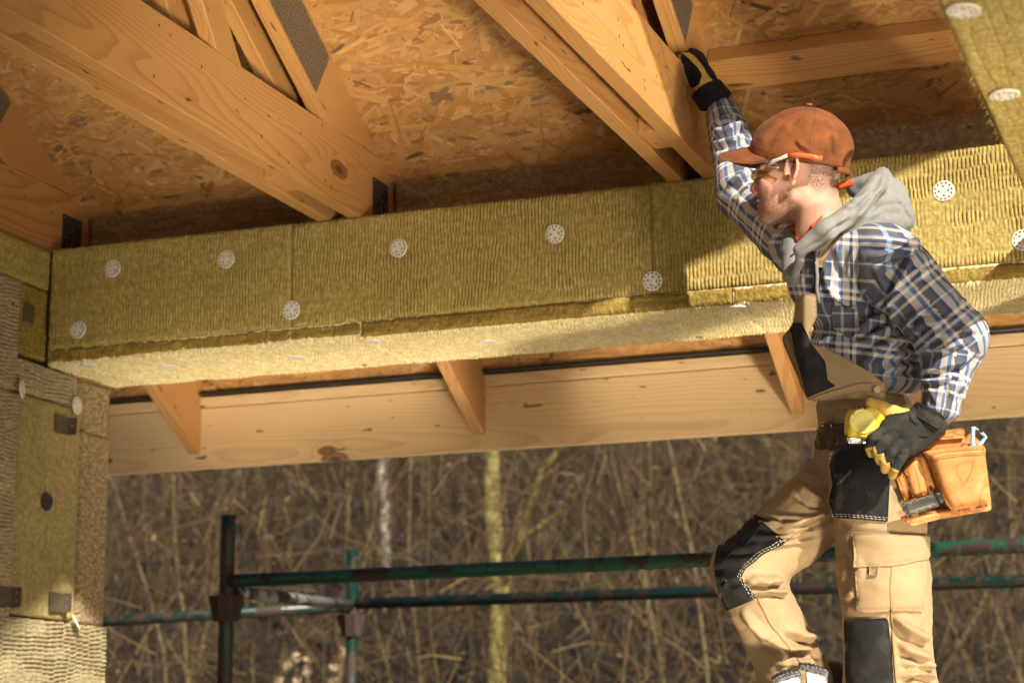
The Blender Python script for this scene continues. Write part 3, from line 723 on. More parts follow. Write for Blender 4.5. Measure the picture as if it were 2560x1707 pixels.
# last dry leaves hanging in the brush
nl = 5200
D = rt.uniform(11, 20, nl); px = rt.uniform(-300, 2900, nl); X = -.354*.978*D + (px-1280)/FPX*D*.935; Y = .915*D + (px-1280)/FPX*D*.354; Z = rt.uniform(np.maximum(hill_z(X, Y), 1.5+D*.0), 1.5+D*.34)
P0 = np.stack([X, Y, Z], -1); a = rt.normal(0, 1, (nl, 3)); a /= np.linalg.norm(a, axis=1)[:, None]; b = np.cross(a, rt.normal(0, 1, (nl, 3))); b /= np.linalg.norm(b, axis=1)[:, None]
s = rt.uniform(.010, .028, (nl, 1)); V = np.stack([P0-a*s, P0+b*s*.5, P0+a*s, P0-b*s*.5], 1).reshape(-1, 3)
o = mesh_obj('dry_leaves', V, np.arange(nl*4).reshape(-1, 4), M['twig']); tag(o, 'withered brown leaves scattered through the brush', 'leaves', kind='stuff')
lp = np.array([(.34, .22, .12), (.42, .30, .17), (.22, .14, .08), (.30, .27, .11)]); cc = .5*lp[rt.choice(4, nl)]*rt.uniform(.7, 1.2, (nl, 1))
ca = o.data.color_attributes.new('tint', 'FLOAT_COLOR', 'POINT'); ca.data.foreach_set('color', np.repeat(np.concatenate([cc, np.ones((nl, 1))], 1), 4, axis=0).astype(np.float32).ravel())
# withered flower heads low in front of the second post
fb = empty('dried_flowers', tuple(dep(800, 1900, 11)), 'cluster of pale withered flower heads on thin stems beside the far scaffold post', 'plant')
sm = []
for (x, y) in ((738, 1640), (768, 1648), (718, 1667), (766, 1676), (834, 1668), (830, 1700), (700, 1700), (858, 1630), (740, 1705)):
    c = dep(x, y, 11+R3.uniform(-.3, .3)); hd = []
    for k in range(26):
        v = np.array([R3.gauss(0, 1) for _ in range(3)]); v /= np.linalg.norm(v); p = c+v*R3.uniform(.012, .034); u = np.cross(v, (.3, .5, .8)); u /= np.linalg.norm(u); w_ = np.cross(v, u)
        s = .012; hd.append((np.array([p-u*s, p+w_*s*.8+v*.004, p+u*s, p-w_*s*.8+v*.004]), [(0, 1, 2, 3)]))
    mesh_obj('flower_head', *join(hd), m=plain('withered_petals', (.55, .42, .27), .9) if 'pet' not in M else M['pet'], parent=fb)['kind'] = 'stuff'
    M['pet'] = bpy.data.materials['withered_petals']
    g0 = np.array([c[0]+R3.gauss(0, .1), c[1]+R3.gauss(0, .1), float(hill_z(np.array(c[0]), np.array(c[1])))])
    tube('stem', [c, c*.6+g0*.4+np.array([.02, 0, 0]), g0], [.003, .0035, .004], M['bark'], fb, n=5)
# ------------------------------------------------------------ worker: implicit surfaces meshed with surface nets
D0 = 5.0
def mp(px, py, dd=0.): d = D0+dd; return np.array([(px-1280)/FPX*d, -(py-853.5)/FPX*d, d])
def rm(r, dd=0.): return r*(D0+dd)/FPX
def to_world(P): P = np.asarray(P); return CO + P[..., :1]*CR + P[..., 1:2]*CU + P[..., 2:3]*CF
def to_px(W): d = np.asarray(W)-CO; z = d@CF; return np.stack([1280+FPX*(d@CR)/z, 853.5-FPX*(d@CU)/z], -1)
def s_cone(P, a, b, ra, rb, kz=1.):
    k = np.array([1, 1, kz], np.float32); pa = (P-a.astype(np.float32))*k; ba = ((b-a)*k).astype(np.float32)
    t = np.clip((pa@ba)/float(ba@ba), 0, 1); q = pa-t[..., None]*ba
    return np.sqrt((q*q).sum(-1))-(ra+(rb-ra)*t)
def s_ell(P, c, r):
    q = P-c.astype(np.float32); r = np.asarray(r, np.float32); k0 = np.sqrt(((q/r)**2).sum(-1)); k1 = np.sqrt(((q/(r*r))**2).sum(-1))+1e-9
    return k0*(k0-1)/k1
def smin(a, b, k):
    if k <= 0: return np.minimum(a, b)
    h = np.clip(.5+.5*(b-a)/k, 0, 1); return b*(1-h)+a*h-k*h*(1-h)
def surface_nets(val, org, h):
    nx, ny, nz = val.shape; neg = val < 0
    cnt = np.zeros((nx-1, ny-1, nz-1), np.int8)
    for i in (0, 1):
        for j in (0, 1):
            for k in (0, 1): cnt += neg[i:nx-1+i, j:ny-1+j, k:nz-1+k]
    act = (cnt > 0) & (cnt < 8); idx = np.full(act.shape, -1, np.int64); n = int(act.sum()); idx[act] = np.arange(n)
    I = np.argwhere(act); acc = np.zeros((n, 3)); c = np.zeros(n)
    cor = [(i, j, k) for i in (0, 1) for j in (0, 1) for k in (0, 1)]
    for a in cor:
        for ax in range(3):
            if a[ax]: continue
            b = list(a); b[ax] = 1
            va = val[I[:, 0]+a[0], I[:, 1]+a[1], I[:, 2]+a[2]]; vb = val[I[:, 0]+b[0], I[:, 1]+b[1], I[:, 2]+b[2]]
            m = (va < 0) != (vb < 0); t = np.where(m, va/(va-vb+1e-12), 0)
            p = np.array(a, float)[None].repeat(n, 0); p[:, ax] += t; acc[m] += p[m]; c[m] += 1
    V = (I+acc/c[:, None])*h+org; F = []
    for ax in range(3):
        sl = [slice(1, s-1) for s in (nx, ny, nz)]; sl[ax] = slice(0, (nx, ny, nz)[ax]-1)
        sl2 = list(sl); sl2[ax] = slice(1, (nx, ny, nz)[ax]); A = neg[tuple(sl)]; B = neg[tuple(sl2)]
        e = np.argwhere(A != B); off = np.array([1, 1, 1]); off[ax] = 0; e = e+off; flip = neg[e[:, 0], e[:, 1], e[:, 2]]
        u, v = [(1, 2), (2, 0), (0, 1)][ax]
        def cell(du, dv):
            q = e.copy(); q[:, u] += du; q[:, v] += dv; return idx[q[:, 0], q[:, 1], q[:, 2]]
        Q = np.stack([cell(-1, -1), cell(0, -1), cell(0, 0), cell(-1, 0)], -1); Q[~flip] = Q[~flip][:, ::-1]; F.append(Q)
    return V, np.concatenate(F)
def smooth_mesh(V, F, it=2, lam=.5):
    n = len(V); E = np.concatenate([F[:, [0, 1]], F[:, [1, 2]], F[:, [2, 3]], F[:, [3, 0]]]); E = np.concatenate([E, E[:, ::-1]])
    deg = np.bincount(E[:, 0], minlength=n)
    for _ in range(it):
        A = np.stack([np.bincount(E[:, 0], V[E[:, 1], k], n) for k in range(3)], -1)/np.maximum(deg, 1)[:, None]; V = V+lam*(A-V)
    return V
def subdiv(V, F):
    n = len(V); E = np.sort(np.stack([F, np.roll(F, -1, 1)], -1).reshape(-1, 2), 1); key = E[:, 0]*n+E[:, 1]
    uk, inv = np.unique(key, return_inverse=True); inv = inv.reshape(-1); em = (V[uk//n]+V[uk % n])/2; fm = V[F].mean(1); ei = inv.reshape(-1, 4)+n; fi = np.arange(len(F))+n+len(uk)
    Q = np.stack([np.stack([F[:, k], ei[:, k], fi, ei[:, (k-1) % 4]], -1) for k in range(4)], 1).reshape(-1, 4)
    return smooth_mesh(np.concatenate([V, em, fm]), Q, 1, .5), Q
def normals(V, F):
    fn = np.cross(V[F[:, 2]]-V[F[:, 0]], V[F[:, 3]]-V[F[:, 1]]); N = np.zeros_like(V)
    for k in range(4):
        for a in range(3): N[:, a] += np.bincount(F[:, k], fn[:, a], len(V))
    return N/(np.linalg.norm(N, axis=1)[:, None]+1e-12)
def sdf_mesh(prims, h, k=.02, post=None, it=2, pad=.02, cut=None):
    """prims: ('c',a,b,ra,rb[,kz]) / ('e',c,(rx,ry,rz)) / negative types '-e','-c' ; optional last dict {'k':..}"""
    lo = np.full(3, 9e9); hi = -lo
    for p in prims:
        if p[0][0] == '-': continue
        if p[0] == 'c': kz = p[5] if len(p) > 5 and not isinstance(p[5], dict) else 1.; R = np.array([1, 1, 1/kz])*max(p[3], p[4]); lo = np.minimum(lo, np.minimum(p[1], p[2])-R); hi = np.maximum(hi, np.maximum(p[1], p[2])+R)
        else: lo = np.minimum(lo, p[1]-np.array(p[2])); hi = np.maximum(hi, p[1]+np.array(p[2]))
    lo -= pad; hi += pad; n = np.ceil((hi-lo)/h).astype(int)+1
    ax = [lo[i]+np.arange(n[i])*h for i in range(3)]; val = np.full(n, 9., np.float32)
    for p in prims:
        kk = k
        if isinstance(p[-1], dict): kk = p[-1].get('k', k); p = p[:-1]
        ng = p[0][0] == '-'; ty = p[0][-1]
        if ty == 'c': kz = p[5] if len(p) > 5 else 1.; R = np.array([1, 1, 1/kz])*max(p[3], p[4]); a = np.minimum(p[1], p[2])-R; b = np.maximum(p[1], p[2])+R
        else: a = p[1]-np.array(p[2]); b = p[1]+np.array(p[2])
        mg = kk+4*h+.012; i0 = np.maximum(0, np.floor((a-mg-lo)/h).astype(int)); i1 = np.minimum(n, np.ceil((b+mg-lo)/h).astype(int)+1)
        if (i1 <= i0).any(): continue
        sl = tuple(slice(i0[q], i1[q]) for q in range(3))
        G = np.stack(np.meshgrid(*[ax[q][i0[q]:i1[q]] for q in range(3)], indexing='ij'), -1).astype(np.float32)
        d = s_cone(G, p[1], p[2], p[3], p[4], kz) if ty == 'c' else s_ell(G, p[1], p[2])
        val[sl] = -smin(-val[sl], d, kk) if ng else smin(val[sl], d, kk)
    if cut is not None:
        G = np.stack(np.meshgrid(*ax, indexing='ij'), -1); val = np.maximum(val, cut(G).astype(np.float32))
    V, F = surface_nets(val, lo, h); F = F[:, ::-1]            # the local frames are mirrored
    return smooth_mesh(V, F, it), F
def folds(W, N, FL, ridge=True):
    """cloth folds given as lines over the surface; displaces camera side vertices along their normals"""
    px = to_px(W); view = (CO-W); view /= np.linalg.norm(view, axis=1)[:, None]; fc = np.clip((N*view).sum(1)*2.2, 0, 1); d = np.zeros(len(W))
    for pts, wd, amp in FL:
        pts = np.array(pts, float); best = np.full(len(W), 1e9); sg = np.zeros(len(W)); tt = np.zeros(len(W)); ns = len(pts)-1
        for i in range(ns):
            a, b = pts[i], pts[i+1]; ab = b-a; t = np.clip(((px-a)@ab)/(ab@ab), 0, 1); q = px-(a+t[:, None]*ab); ds = np.hypot(q[:, 0], q[:, 1])
            m = ds < best; best[m] = ds[m]; sg[m] = (np.sign(ab[0]*q[:, 1]-ab[1]*q[:, 0]))[m]; tt[m] = ((i+t)/ns)[m]
        s = best*sg; env = np.clip(np.minimum(tt, 1-tt)*5, .0, 1)
        d += amp*.0013*env*(np.exp(-(s/wd)**2)-.75*np.exp(-((s-1.7*wd)/(wd*.9))**2))*fc
    return W+N*d[:, None]
def wrinkle(W, N, amp, scale, seed=0, st=(1, 1, 1)):
    r = np.random.default_rng(seed); d = np.zeros(len(W))
    for k in range(9):
        f = r.normal(0, 1, 3)*scale*np.array(st); d += np.sin(W@f+r.uniform(0, 6.28)+1.3*np.sin(W@(r.normal(0, 1, 3)*scale*.6)))/9
    return W+N*(d*amp)[:, None]
def body_obj(name, V, F, m, parent, attrs=None):
    o = mesh_obj(name, V, F, m, parent, smooth=True)
    for nm, a in (attrs or {}).items():
        at = o.data.attributes.new(nm, 'FLOAT', 'POINT'); at.data.foreach_set('value', a.astype(np.float32))
    return o
def bvh_of(V, F): return BVHTree.FromPolygons([tuple(v) for v in V], F.tolist())
class Surf:
    def __init__(s, V, F): s.b = bvh_of(V, F)
    def hit(s, x, y, guess=4.9):
        d = ray(x, y); l = np.linalg.norm(d); h = s.b.ray_cast(Vector(CO), Vector(d/l))
        if h[0] is None:
            h = s.b.find_nearest(Vector(dep(x, y, guess)))
        n = h[1]
        if n.dot(Vector(d)) > 0: n = -n
        n = (n*.55-Vector(d/l)).normalized()
        return np.array(h[0]), np.array(n)
def inside(poly, p):
    x, y = p; c = False; n = len(poly)
    for i in range(n):
        x1, y1 = poly[i]; x2, y2 = poly[(i+1) % n]
        if (y1 > y) != (y2 > y) and x < (x2-x1)*(y-y1)/(y2-y1)+x1: c = not c
    return c
def densify(poly, step, closed=True):
    out = []; n = len(poly)
    for i in range(n if closed else n-1):
        a = np.array(poly[i], float); b = np.array(poly[(i+1) % n], float); k = max(1, int(round(np.linalg.norm(b-a)/step)))
        out += [tuple(a+(b-a)*t/k) for t in range(k)]
    if not closed: out.append(tuple(poly[-1]))
    return out
def rounded(poly, r=6, seg=3):
    out = []; n = len(poly)
    for i in range(n):
        p0, p1, p2 = [np.array(poly[j % n], float) for j in (i-1, i, i+1)]
        a = p0-p1; b = p2-p1; la, lb = np.linalg.norm(a), np.linalg.norm(b); q = min(r, la*.45, lb*.45); A = p1+a/la*q; B = p1+b/lb*q
        for t in np.linspace(0, 1, seg+1): out.append(tuple((1-t)**2*A+2*t*(1-t)*p1+t*t*B))
    return out
def fill(poly, step):
    bd = densify(poly, step); xs = [p[0] for p in bd]; ys = [p[1] for p in bd]; pts = list(bd); B = np.array(bd)
    y = min(ys)+step*.5; r = 0
    while y < max(ys):
        x = min(xs)+step*(.5+.5*(r % 2)*.8)
        while x < max(xs):
            if inside(bd, (x, y)) and np.min(np.hypot(B[:, 0]-x, B[:, 1]-y)) > step*.55: pts.append((x, y))
            x += step
        y += step*.87; r += 1
    n = len(bd); R = delaunay_2d_cdt([Vector(p) for p in pts], [(i, (i+1) % n) for i in range(n)], [], 1, 1e-4)
    return np.array([tuple(v) for v in R[0]]), [tuple(f) for f in R[2]], bd
def edge_dist(P, bd):
    best = np.full(len(P), 1e9); n = len(bd)
    for i in range(n):
        a = np.array(bd[i]); b = np.array(bd[(i+1) % n]); ab = b-a; t = np.clip(((P-a)@ab)/(ab@ab+1e-9), 0, 1); best = np.minimum(best, np.linalg.norm(P-(a+t[:, None]*ab), axis=1))
    return best
def shell(name, P2, Fs, bd, front, back, m, parent, smooth=True):
    """close front and back sheets with a rim"""
    n = len(P2); loops = {}
    for f in Fs:
        for i in range(3): loops[(f[i], f[(i+1) % 3])] = 1
    rim = [e for e in loops if (e[1], e[0]) not in loops]
    V = np.concatenate([front, back]); Fa = [tuple(f) for f in Fs]+[tuple(i+n for i in f[::-1]) for f in Fs]+[(a+n, b+n, b, a)[::-1] for a, b in rim]
    # orient towards the camera
    f0 = Fs[len(Fs)//2]; nn = np.cross(front[f0[1]]-front[f0[0]], front[f0[2]]-front[f0[0]])
    if nn@(CO-front[f0[0]]) < 0: Fa = [f[::-1] for f in Fa]
    o = mesh_obj(name, V, Fa, m, parent, smooth=smooth)
    if smooth:
        nf = len(Fs)
        for i, p in enumerate(o.data.polygons):
            if i >= 2*nf: p.use_smooth = False
    return o
def patch(name, surf, poly, m, parent, off=.003, step=7, rnd=5, guess=4.9, bulge=0., wr=0.):
    if rnd: poly = rounded(poly, rnd)
    P2, Fs, bd = fill(poly, step); H = [surf.hit(x, y, guess) for x, y in P2]; L = np.array([h[0] for h in H]); N = np.array([h[1] for h in H])
    e = edge_dist(P2, bd); t = np.clip(e/14, 0, 1); b = off+bulge*np.sqrt(1-(1-t)**2)
    if wr: b = b + wr*np.sin(P2[:, 0]*.21+P2[:, 1]*.13)*np.sin(P2[:, 1]*.17-P2[:, 0]*.05)*t
    front = L+N*b[:, None]
    return shell(name, P2, Fs, bd, front, L-N*.004, m, parent)
def pillow(name, poly, dfun, thick, bulge, m, parent, edge=14, step=7, rnd=5, smooth=True, wr=0.):
    """solid slab with its own outline, place and thickness; the front swells by bulge"""
    if rnd: poly = rounded(poly, rnd)
    P2, Fs, bd = fill(poly, step); e = edge_dist(P2, bd); t = np.clip(e/edge, 0, 1); b = bulge*np.sqrt(1-(1-t)**2)
    dd = np.array([dfun(x, y) for x, y in P2]) if callable(dfun) else np.full(len(P2), dfun)
    if wr: b = b + wr*t*np.sin(P2[:, 0]*.11+P2[:, 1]*.07+1)*np.sin(P2[:, 1]*.09-P2[:, 0]*.04)
    fr = np.array([dep(x, y, D0+d-q) for (x, y), d, q in zip(P2, dd, b)]); bk = np.array([dep(x, y, D0+d)+CF*thick for (x, y), d in zip(P2, dd)])
    return shell(name, P2, Fs, bd, fr, bk, m, parent, smooth)
def stitch(name, surf, lines, m, parent, dash=6., gap=3.5, r=.0007, off=.0012):
    parts = []
    for ln in lines:
        ln = np.array(ln, float); seg = np.linalg.norm(np.diff(ln, axis=0), axis=1); cum = np.concatenate([[0], np.cumsum(seg)]); s = 0
        while s < cum[-1]-1:
            q = [np.array([np.interp(u, cum, ln[:, 0]), np.interp(u, cum, ln[:, 1])]) for u in (s, min(s+dash*.5, cum[-1]), min(s+dash, cum[-1]))]
            pts = []
            for x, y in q: L, N = surf.hit(x, y); pts.append(L+N*off)
            parts.append(tube_arrays(pts, [r*.7, r, r*.7], 4)); s += dash+gap
    o = mesh_obj(name, *join(parts), m=m, parent=parent); o['kind'] = 'stuff'; return o
def seam(name, surf, ln, m, parent, r=.0012, off=.0003, step=8, n=5):
    pts = []
    for x, y in densify(ln, step, False): L, N = surf.hit(x, y); pts.append(L+N*off)
    return tube(name, pts, r, m, parent, n=n)

# ---- cloth and skin materials
def cloth_mat(name, c, var=.12, rough=.85, weave=900, dust=None, sheen=.03, nscale=7):
    t = NT(name); p = t.coords(); n = t.noise(p, nscale, 4); wv = t.noise(p, weave, 2); n3 = t.noise(p, 60, 4)
    col = t.mix(t.ramp(n, [(.3, 0), (.7, 1)]), [x*(1-var) for x in c], [min(1, x*(1+var)) for x in c]); col = t.mix(t.math('MULTIPLY', wv, .35), col, [x*.55 for x in c])
    if dust: col = t.mix(t.math('MULTIPLY', t.ramp(t.noise(p, 16, 5, .7), [(.48, 0), (.75, dust[3])]), n3), col, dust[:3])
    t.base(col); t.set(Roughness=rough); t.b.inputs['Specular IOR Level'].default_value = .2; t.b.inputs['Sheen Weight'].default_value = sheen; t.b.inputs['Sheen Roughness'].default_value = .5
    t.bump(t.math('ADD', wv, t.math('MULTIPLY', n3, .8)), .45, .0012); return t.m
M['tan'] = cloth_mat('tan_canvas', (.335, .238, .13)); M['tan_dark'] = cloth_mat('tan_canvas_pocket', (.25, .17, .085))
M['black_cloth'] = cloth_mat('black_cordura', (.018, .018, .019), dust=(.25, .23, .20, .22)); M['grey_hood'] = cloth_mat('grey_melange', (.235, .235, .225), .10, weave=500, nscale=160, sheen=.08)
M['orange'] = cloth_mat('orange_polo', (.72, .09, .02)); M['cap'] = cloth_mat('rust_suede', (.16, .052, .015), .35, .85, 700, nscale=26, sheen=.06)
M['cap_seam'] = cloth_mat('rust_seam', (.15, .045, .012)); M['glove'] = cloth_mat('black_glove_knit', (.022, .022, .020), .15, .8, 600, dust=(.28, .25, .19, .25))
M['glove_y'] = cloth_mat('yellow_leather', (.62, .42, .10), .18, .6, 300, nscale=40); M['thread'] = plain('pale_thread', (.62, .58, .50), .8, bump=0); M['thread_tan'] = plain('tan_thread', (.33, .22, .11), .8, bump=0)
M['thread_brown'] = plain('brown_thread', (.16, .06, .02), .8, bump=0)
M['glove_black'] = cloth_mat('black_glove_leather', (.010, .010, .010), .2, .7)
def plaid_mat():
    t = NT('plaid_flannel'); uv = t.n('UVMap', uv_map='plaid').outputs[0]; sx = t.n('SeparateXYZ', {0: uv})
    G, N_, Wt, B, LB = (.085, .09, .115), (.016, .036, .16), (.74, .70, .63), (.09, .20, .48), (.38, .54, .76)
    st = [(0, G), (.20, LB), (.26, G), (.40, N_), (.47, Wt), (.60, B), (.67, Wt), (.80, N_), (.85, Wt), (.93, G)]
    st2 = [(0, G), (.18, LB), (.215, G), (.44, N_), (.53, Wt), (.60, N_), (.67, Wt), (.73, B), (.76, G), (.86, Wt), (.92, G)]
    wob = t.math('MULTIPLY', t.math('SUBTRACT', t.noise(t.coords(), 9, 2), .5), .05)
    a = t.ramp(t.math('FRACT', t.math('ADD', t.math('MULTIPLY', sx.outputs[0], 7.6), wob)), st, 'CONSTANT'); b = t.ramp(t.math('FRACT', t.math('ADD', t.math('MULTIPLY', sx.outputs[1], 7.6), wob)), st2, 'CONSTANT')
    tw = t.math('FRACT', t.math('MULTIPLY', t.math('ADD', sx.outputs[0], sx.outputs[1]), 420.)); tw = t.ramp(tw, [(.35, .25), (.65, .75)])
    c = t.mix(tw, a, b); nz = t.noise(t.coords(), 420, 3); c = t.mix(t.math('MULTIPLY', nz, .25), c, (.20, .19, .18))
    t.base(c); t.set(Roughness=.95); t.b.inputs['Specular IOR Level'].default_value = .1; t.b.inputs['Sheen Weight'].default_value = .05; t.bump(t.math('ADD', nz, t.noise(t.coords(), 90, 3)), .4, .0015); return t.m
M['plaid'] = plaid_mat()
def skin_mat():
    t = NT('skin'); p = t.coords(); n = t.noise(p, 28, 4); n2 = t.noise(p, 700, 2); n3 = t.noise(p, 300, 3, .85)
    c = t.mix(n, (.66, .39, .28), (.56, .295, .205)); c = t.mix(t.math('MULTIPLY', t.n('Attribute', attribute_name='red').outputs['Fac'], .6), c, (.55, .17, .12))
    sb = t.n('Attribute', attribute_name='stubble').outputs['Fac']; f = t.math('MULTIPLY', sb, t.ramp(n3, [(.38, .25), (.60, 1)]), clamp=True)
    c = t.mix(t.math('MULTIPLY', f, .85), c, (.095, .05, .03))
    hr = t.n('Attribute', attribute_name='hair').outputs['Fac']; c = t.mix(t.math('MULTIPLY', hr, t.ramp(n3, [(.38, .3), (.6, 1)]), clamp=True), c, (.055, .035, .025))
    t.base(c); t.set(Roughness=.5); t.b.inputs['Subsurface Weight'].default_value = .12; t.b.inputs['Subsurface Radius'].default_value = (.012, .005, .003); t.b.inputs['Subsurface Scale'].default_value = .5
    t.b.inputs['Specular IOR Level'].default_value = .35; t.bump(t.math('ADD', n2, t.math('MULTIPLY', f, 1.5)), .25, .0008); return t.m
M['skin'] = skin_mat()

man = empty('person', tuple(to_world(mp(2150, 2100, 0))), 'worker in rust cap, plaid shirt and tan bib overalls with one hand on the truss', 'person')

# ---- shirt
K = lambda pts, o, s: [(o[0]+x/s, o[1]+y/s) for x, y in pts]
c2 = lambda *p: K(p, (2000, 980), 4.356); c3 = lambda *p: K(p, (1680, 960), 2.099); c5 = lambda *p: K(p, (1780, 1200), 3.092); c6 = lambda *p: K(p, (1940, 540), 3.409)
c_ = lambda a, b, ra, rb, *r: ('c', mp(*a), mp(*b), rm(ra, a[2]), rm(rb, b[2]), *r)
e_ = lambda c, rx, ry, rz: ('e', mp(*c), (rm(rx, c[2]), rm(ry, c[2]), rz))
BON = {'narm': ((2215, 650, -.13), (2378, 842, -.17), 90, 84), 'nfore': ((2378, 852, -.17), (2352, 1015, -.20), 80, 50), 'farm': ((2005, 620, .17), (1868, 488, .38), 80, 72), 'ffore': ((1864, 476, .39), (1806, 285, .56), 71, 43)}
pr = [e_((2105, 690, .03), 138, 140, .150), e_((2165, 880, .03), 140, 125, .145), e_((2175, 630, -.03), 120, 72, .135), e_((2030, 640, .13), 66, 72, .09), e_((2215, 945, .02), 95, 55, .130), e_((2230, 790, .05), 95, 110, .12)]
for k, (a, b, ra, rb) in BON.items(): pr.append(c_(a, b, ra, rb))
pr.append(e_((2385, 842, -.17), 80, 78, .08))
V, F = sdf_mesh(pr, .0062, .024); V, F = subdiv(V, F)
W = to_world(V); Nn = normals(W, F)
FLD = [(c6((700, 270), (668, 420), (690, 560), (770, 700)), 6, -7), (c6((740, 240), (950, 225), (1150, 215), (1300, 250)), 8, 9), (c6((770, 370), (950, 320), (1100, 280), (1200, 290)), 8, 9), (c6((1170, 320), (1060, 540), (985, 720), (960, 790)), 8, 12), (c6((1250, 215), (1350, 290), (1420, 440)), 8, 10), (c6((1300, 330), (1400, 430), (1500, 560)), 8, 7), (c6((690, 560), (820, 700), (930, 860)), 8, 8), (c6((830, 420), (900, 560), (960, 660)), 9, 6), (c6((1000, 600), (1160, 480), (1330, 470)), 9, 7),
       (c6((1130, 960), (1150, 870), (1260, 800), (1420, 790)), 7, 11), (c6((1170, 1000), (1230, 930), (1400, 900), (1600, 880)), 8, 9), (c6((1200, 1050), (1320, 1030), (1550, 990), (1740, 960)), 8, 9), (c6((1230, 1130), (1400, 1140), (1650, 1060)), 9, 7), (c6((1220, 1290), (1320, 1320), (1560, 1250), (1700, 1150)), 9, 9), (c6((1200, 1400), (1350, 1400), (1550, 1350)), 8, 8), (c6((1500, 1390), (1480, 1480), (1520, 1568)), 7, 3), (c6((1280, 1420), (1320, 1500), (1380, 1600)), 7, 4), (c6((1600, 1380), (1590, 1480), (1600, 1600)), 7, 6), (c6((1540, 730), (1640, 720), (1730, 780)), 8, 6),
       (c6((440, 560), (520, 700), (640, 760), (790, 760)), 8, 9), (c6((690, 1020), (790, 930), (880, 870), (960, 880)), 9, 13), (c6((600, 1120), (760, 1080), (900, 990), (1000, 950)), 9, 10), (c6((700, 1270), (830, 1180), (980, 1090), (1180, 1030)), 10, 13), (c6((840, 1230), (1000, 1180), (1230, 1160)), 8, 8), (c6((880, 1340), (1020, 1290), (1200, 1290)), 8, 8), (c6((420, 440), (440, 600), (480, 720)), 9, 7), (c6((520, 230), (560, 420), (660, 540)), 10, 5), (c6((980, 760), (1010, 900), (1000, 960)), 7, 9),
       (K([(390, 720), (520, 690), (640, 640)], (1660, 100), 3.408), 7, 9), (K([(385, 800), (520, 790), (700, 700), (770, 740)], (1660, 100), 3.408), 8, 12), (K([(400, 900), (540, 860), (700, 830)], (1660, 100), 3.408), 8, 9), (K([(420, 1010), (560, 960), (760, 900)], (1660, 100), 3.408), 8, 8), (K([(540, 1240), (640, 1180), (760, 1090)], (1660, 100), 3.408), 9, 8), (K([(620, 1400), (700, 1290), (800, 1180)], (1660, 100), 3.408), 8, 10), (K([(690, 1480), (800, 1420), (900, 1400)], (1660, 100), 3.408), 8, 9), (K([(470, 660), (480, 760), (460, 860)], (1660, 100), 3.408), 8, 5)]
W = folds(W, Nn, FLD); Nn = normals(W, F); W = wrinkle(W, Nn, .007, 30, 2); Nn = normals(W, F); W = wrinkle(W, Nn, .003, 90, 9)
sh = body_obj('plaid_shirt', W, F, M['plaid'], man)
S_shirt = Surf(W, F)
# plaid follows each sleeve and the torso
def plaid_uv(o, W, F, V0):
    Vm = np.stack([(W-CO)@CR, (W-CO)@CU, (W-CO)@CF], -1); fcn = V0[F].mean(1); best = np.full(len(F), .020); who = np.zeros(len(F), int); bl = list(BON.values())
    for i, (a, b, ra, rb) in enumerate(bl):
        A, B = mp(*a), mp(*b); d = s_cone(fcn.astype(np.float32), A, B, rm(ra, a[2]), rm(rb, b[2])); 
        t = ((fcn-A)@(B-A))/((B-A)@(B-A)); d = d + np.where((t < .12) & (i in (0, 2)), .05, 0)
        m = d < best; best[m] = d[m]; who[m] = i+1
    C = Vm[F]; UV = np.zeros((len(F), 4, 2))
    ang = np.arctan2(C[..., 0]-mp(2125, 800, .03)[0], -(C[..., 2]-mp(2125, 800, .03)[2])); a0 = ang[:, :1]; ang = a0+(ang-a0+np.pi) % (2*np.pi)-np.pi
    UV[..., 0] = ang*.15; UV[..., 1] = C[..., 1]+.12*C[..., 0]
    off = 0.
    for i, (a, b, ra, rb) in enumerate(bl):
        A, B = mp(*a), mp(*b); ax = (B-A)/np.linalg.norm(B-A); u = np.cross(ax, [0, 0, 1.]); u /= np.linalg.norm(u); v = np.cross(ax, u)
        if i % 2 == 1: off_l = np.linalg.norm(mp(*bl[i-1][1])-mp(*bl[i-1][0]))
        else: off_l = 0
        m = who == i+1; Q = C[m]-A; al = Q@ax+off_l; an_ = np.arctan2(Q@u, -(Q@v)); z0 = an_[:, :1]; an_ = z0+(an_-z0+np.pi) % (2*np.pi)-np.pi
        UV[m] = np.stack([an_*.072, al], -1)
    l = o.data.uv_layers.new(name='plaid'); l.data.foreach_set('uv', UV.astype(np.float32).ravel())
plaid_uv(sh, W, F, V)

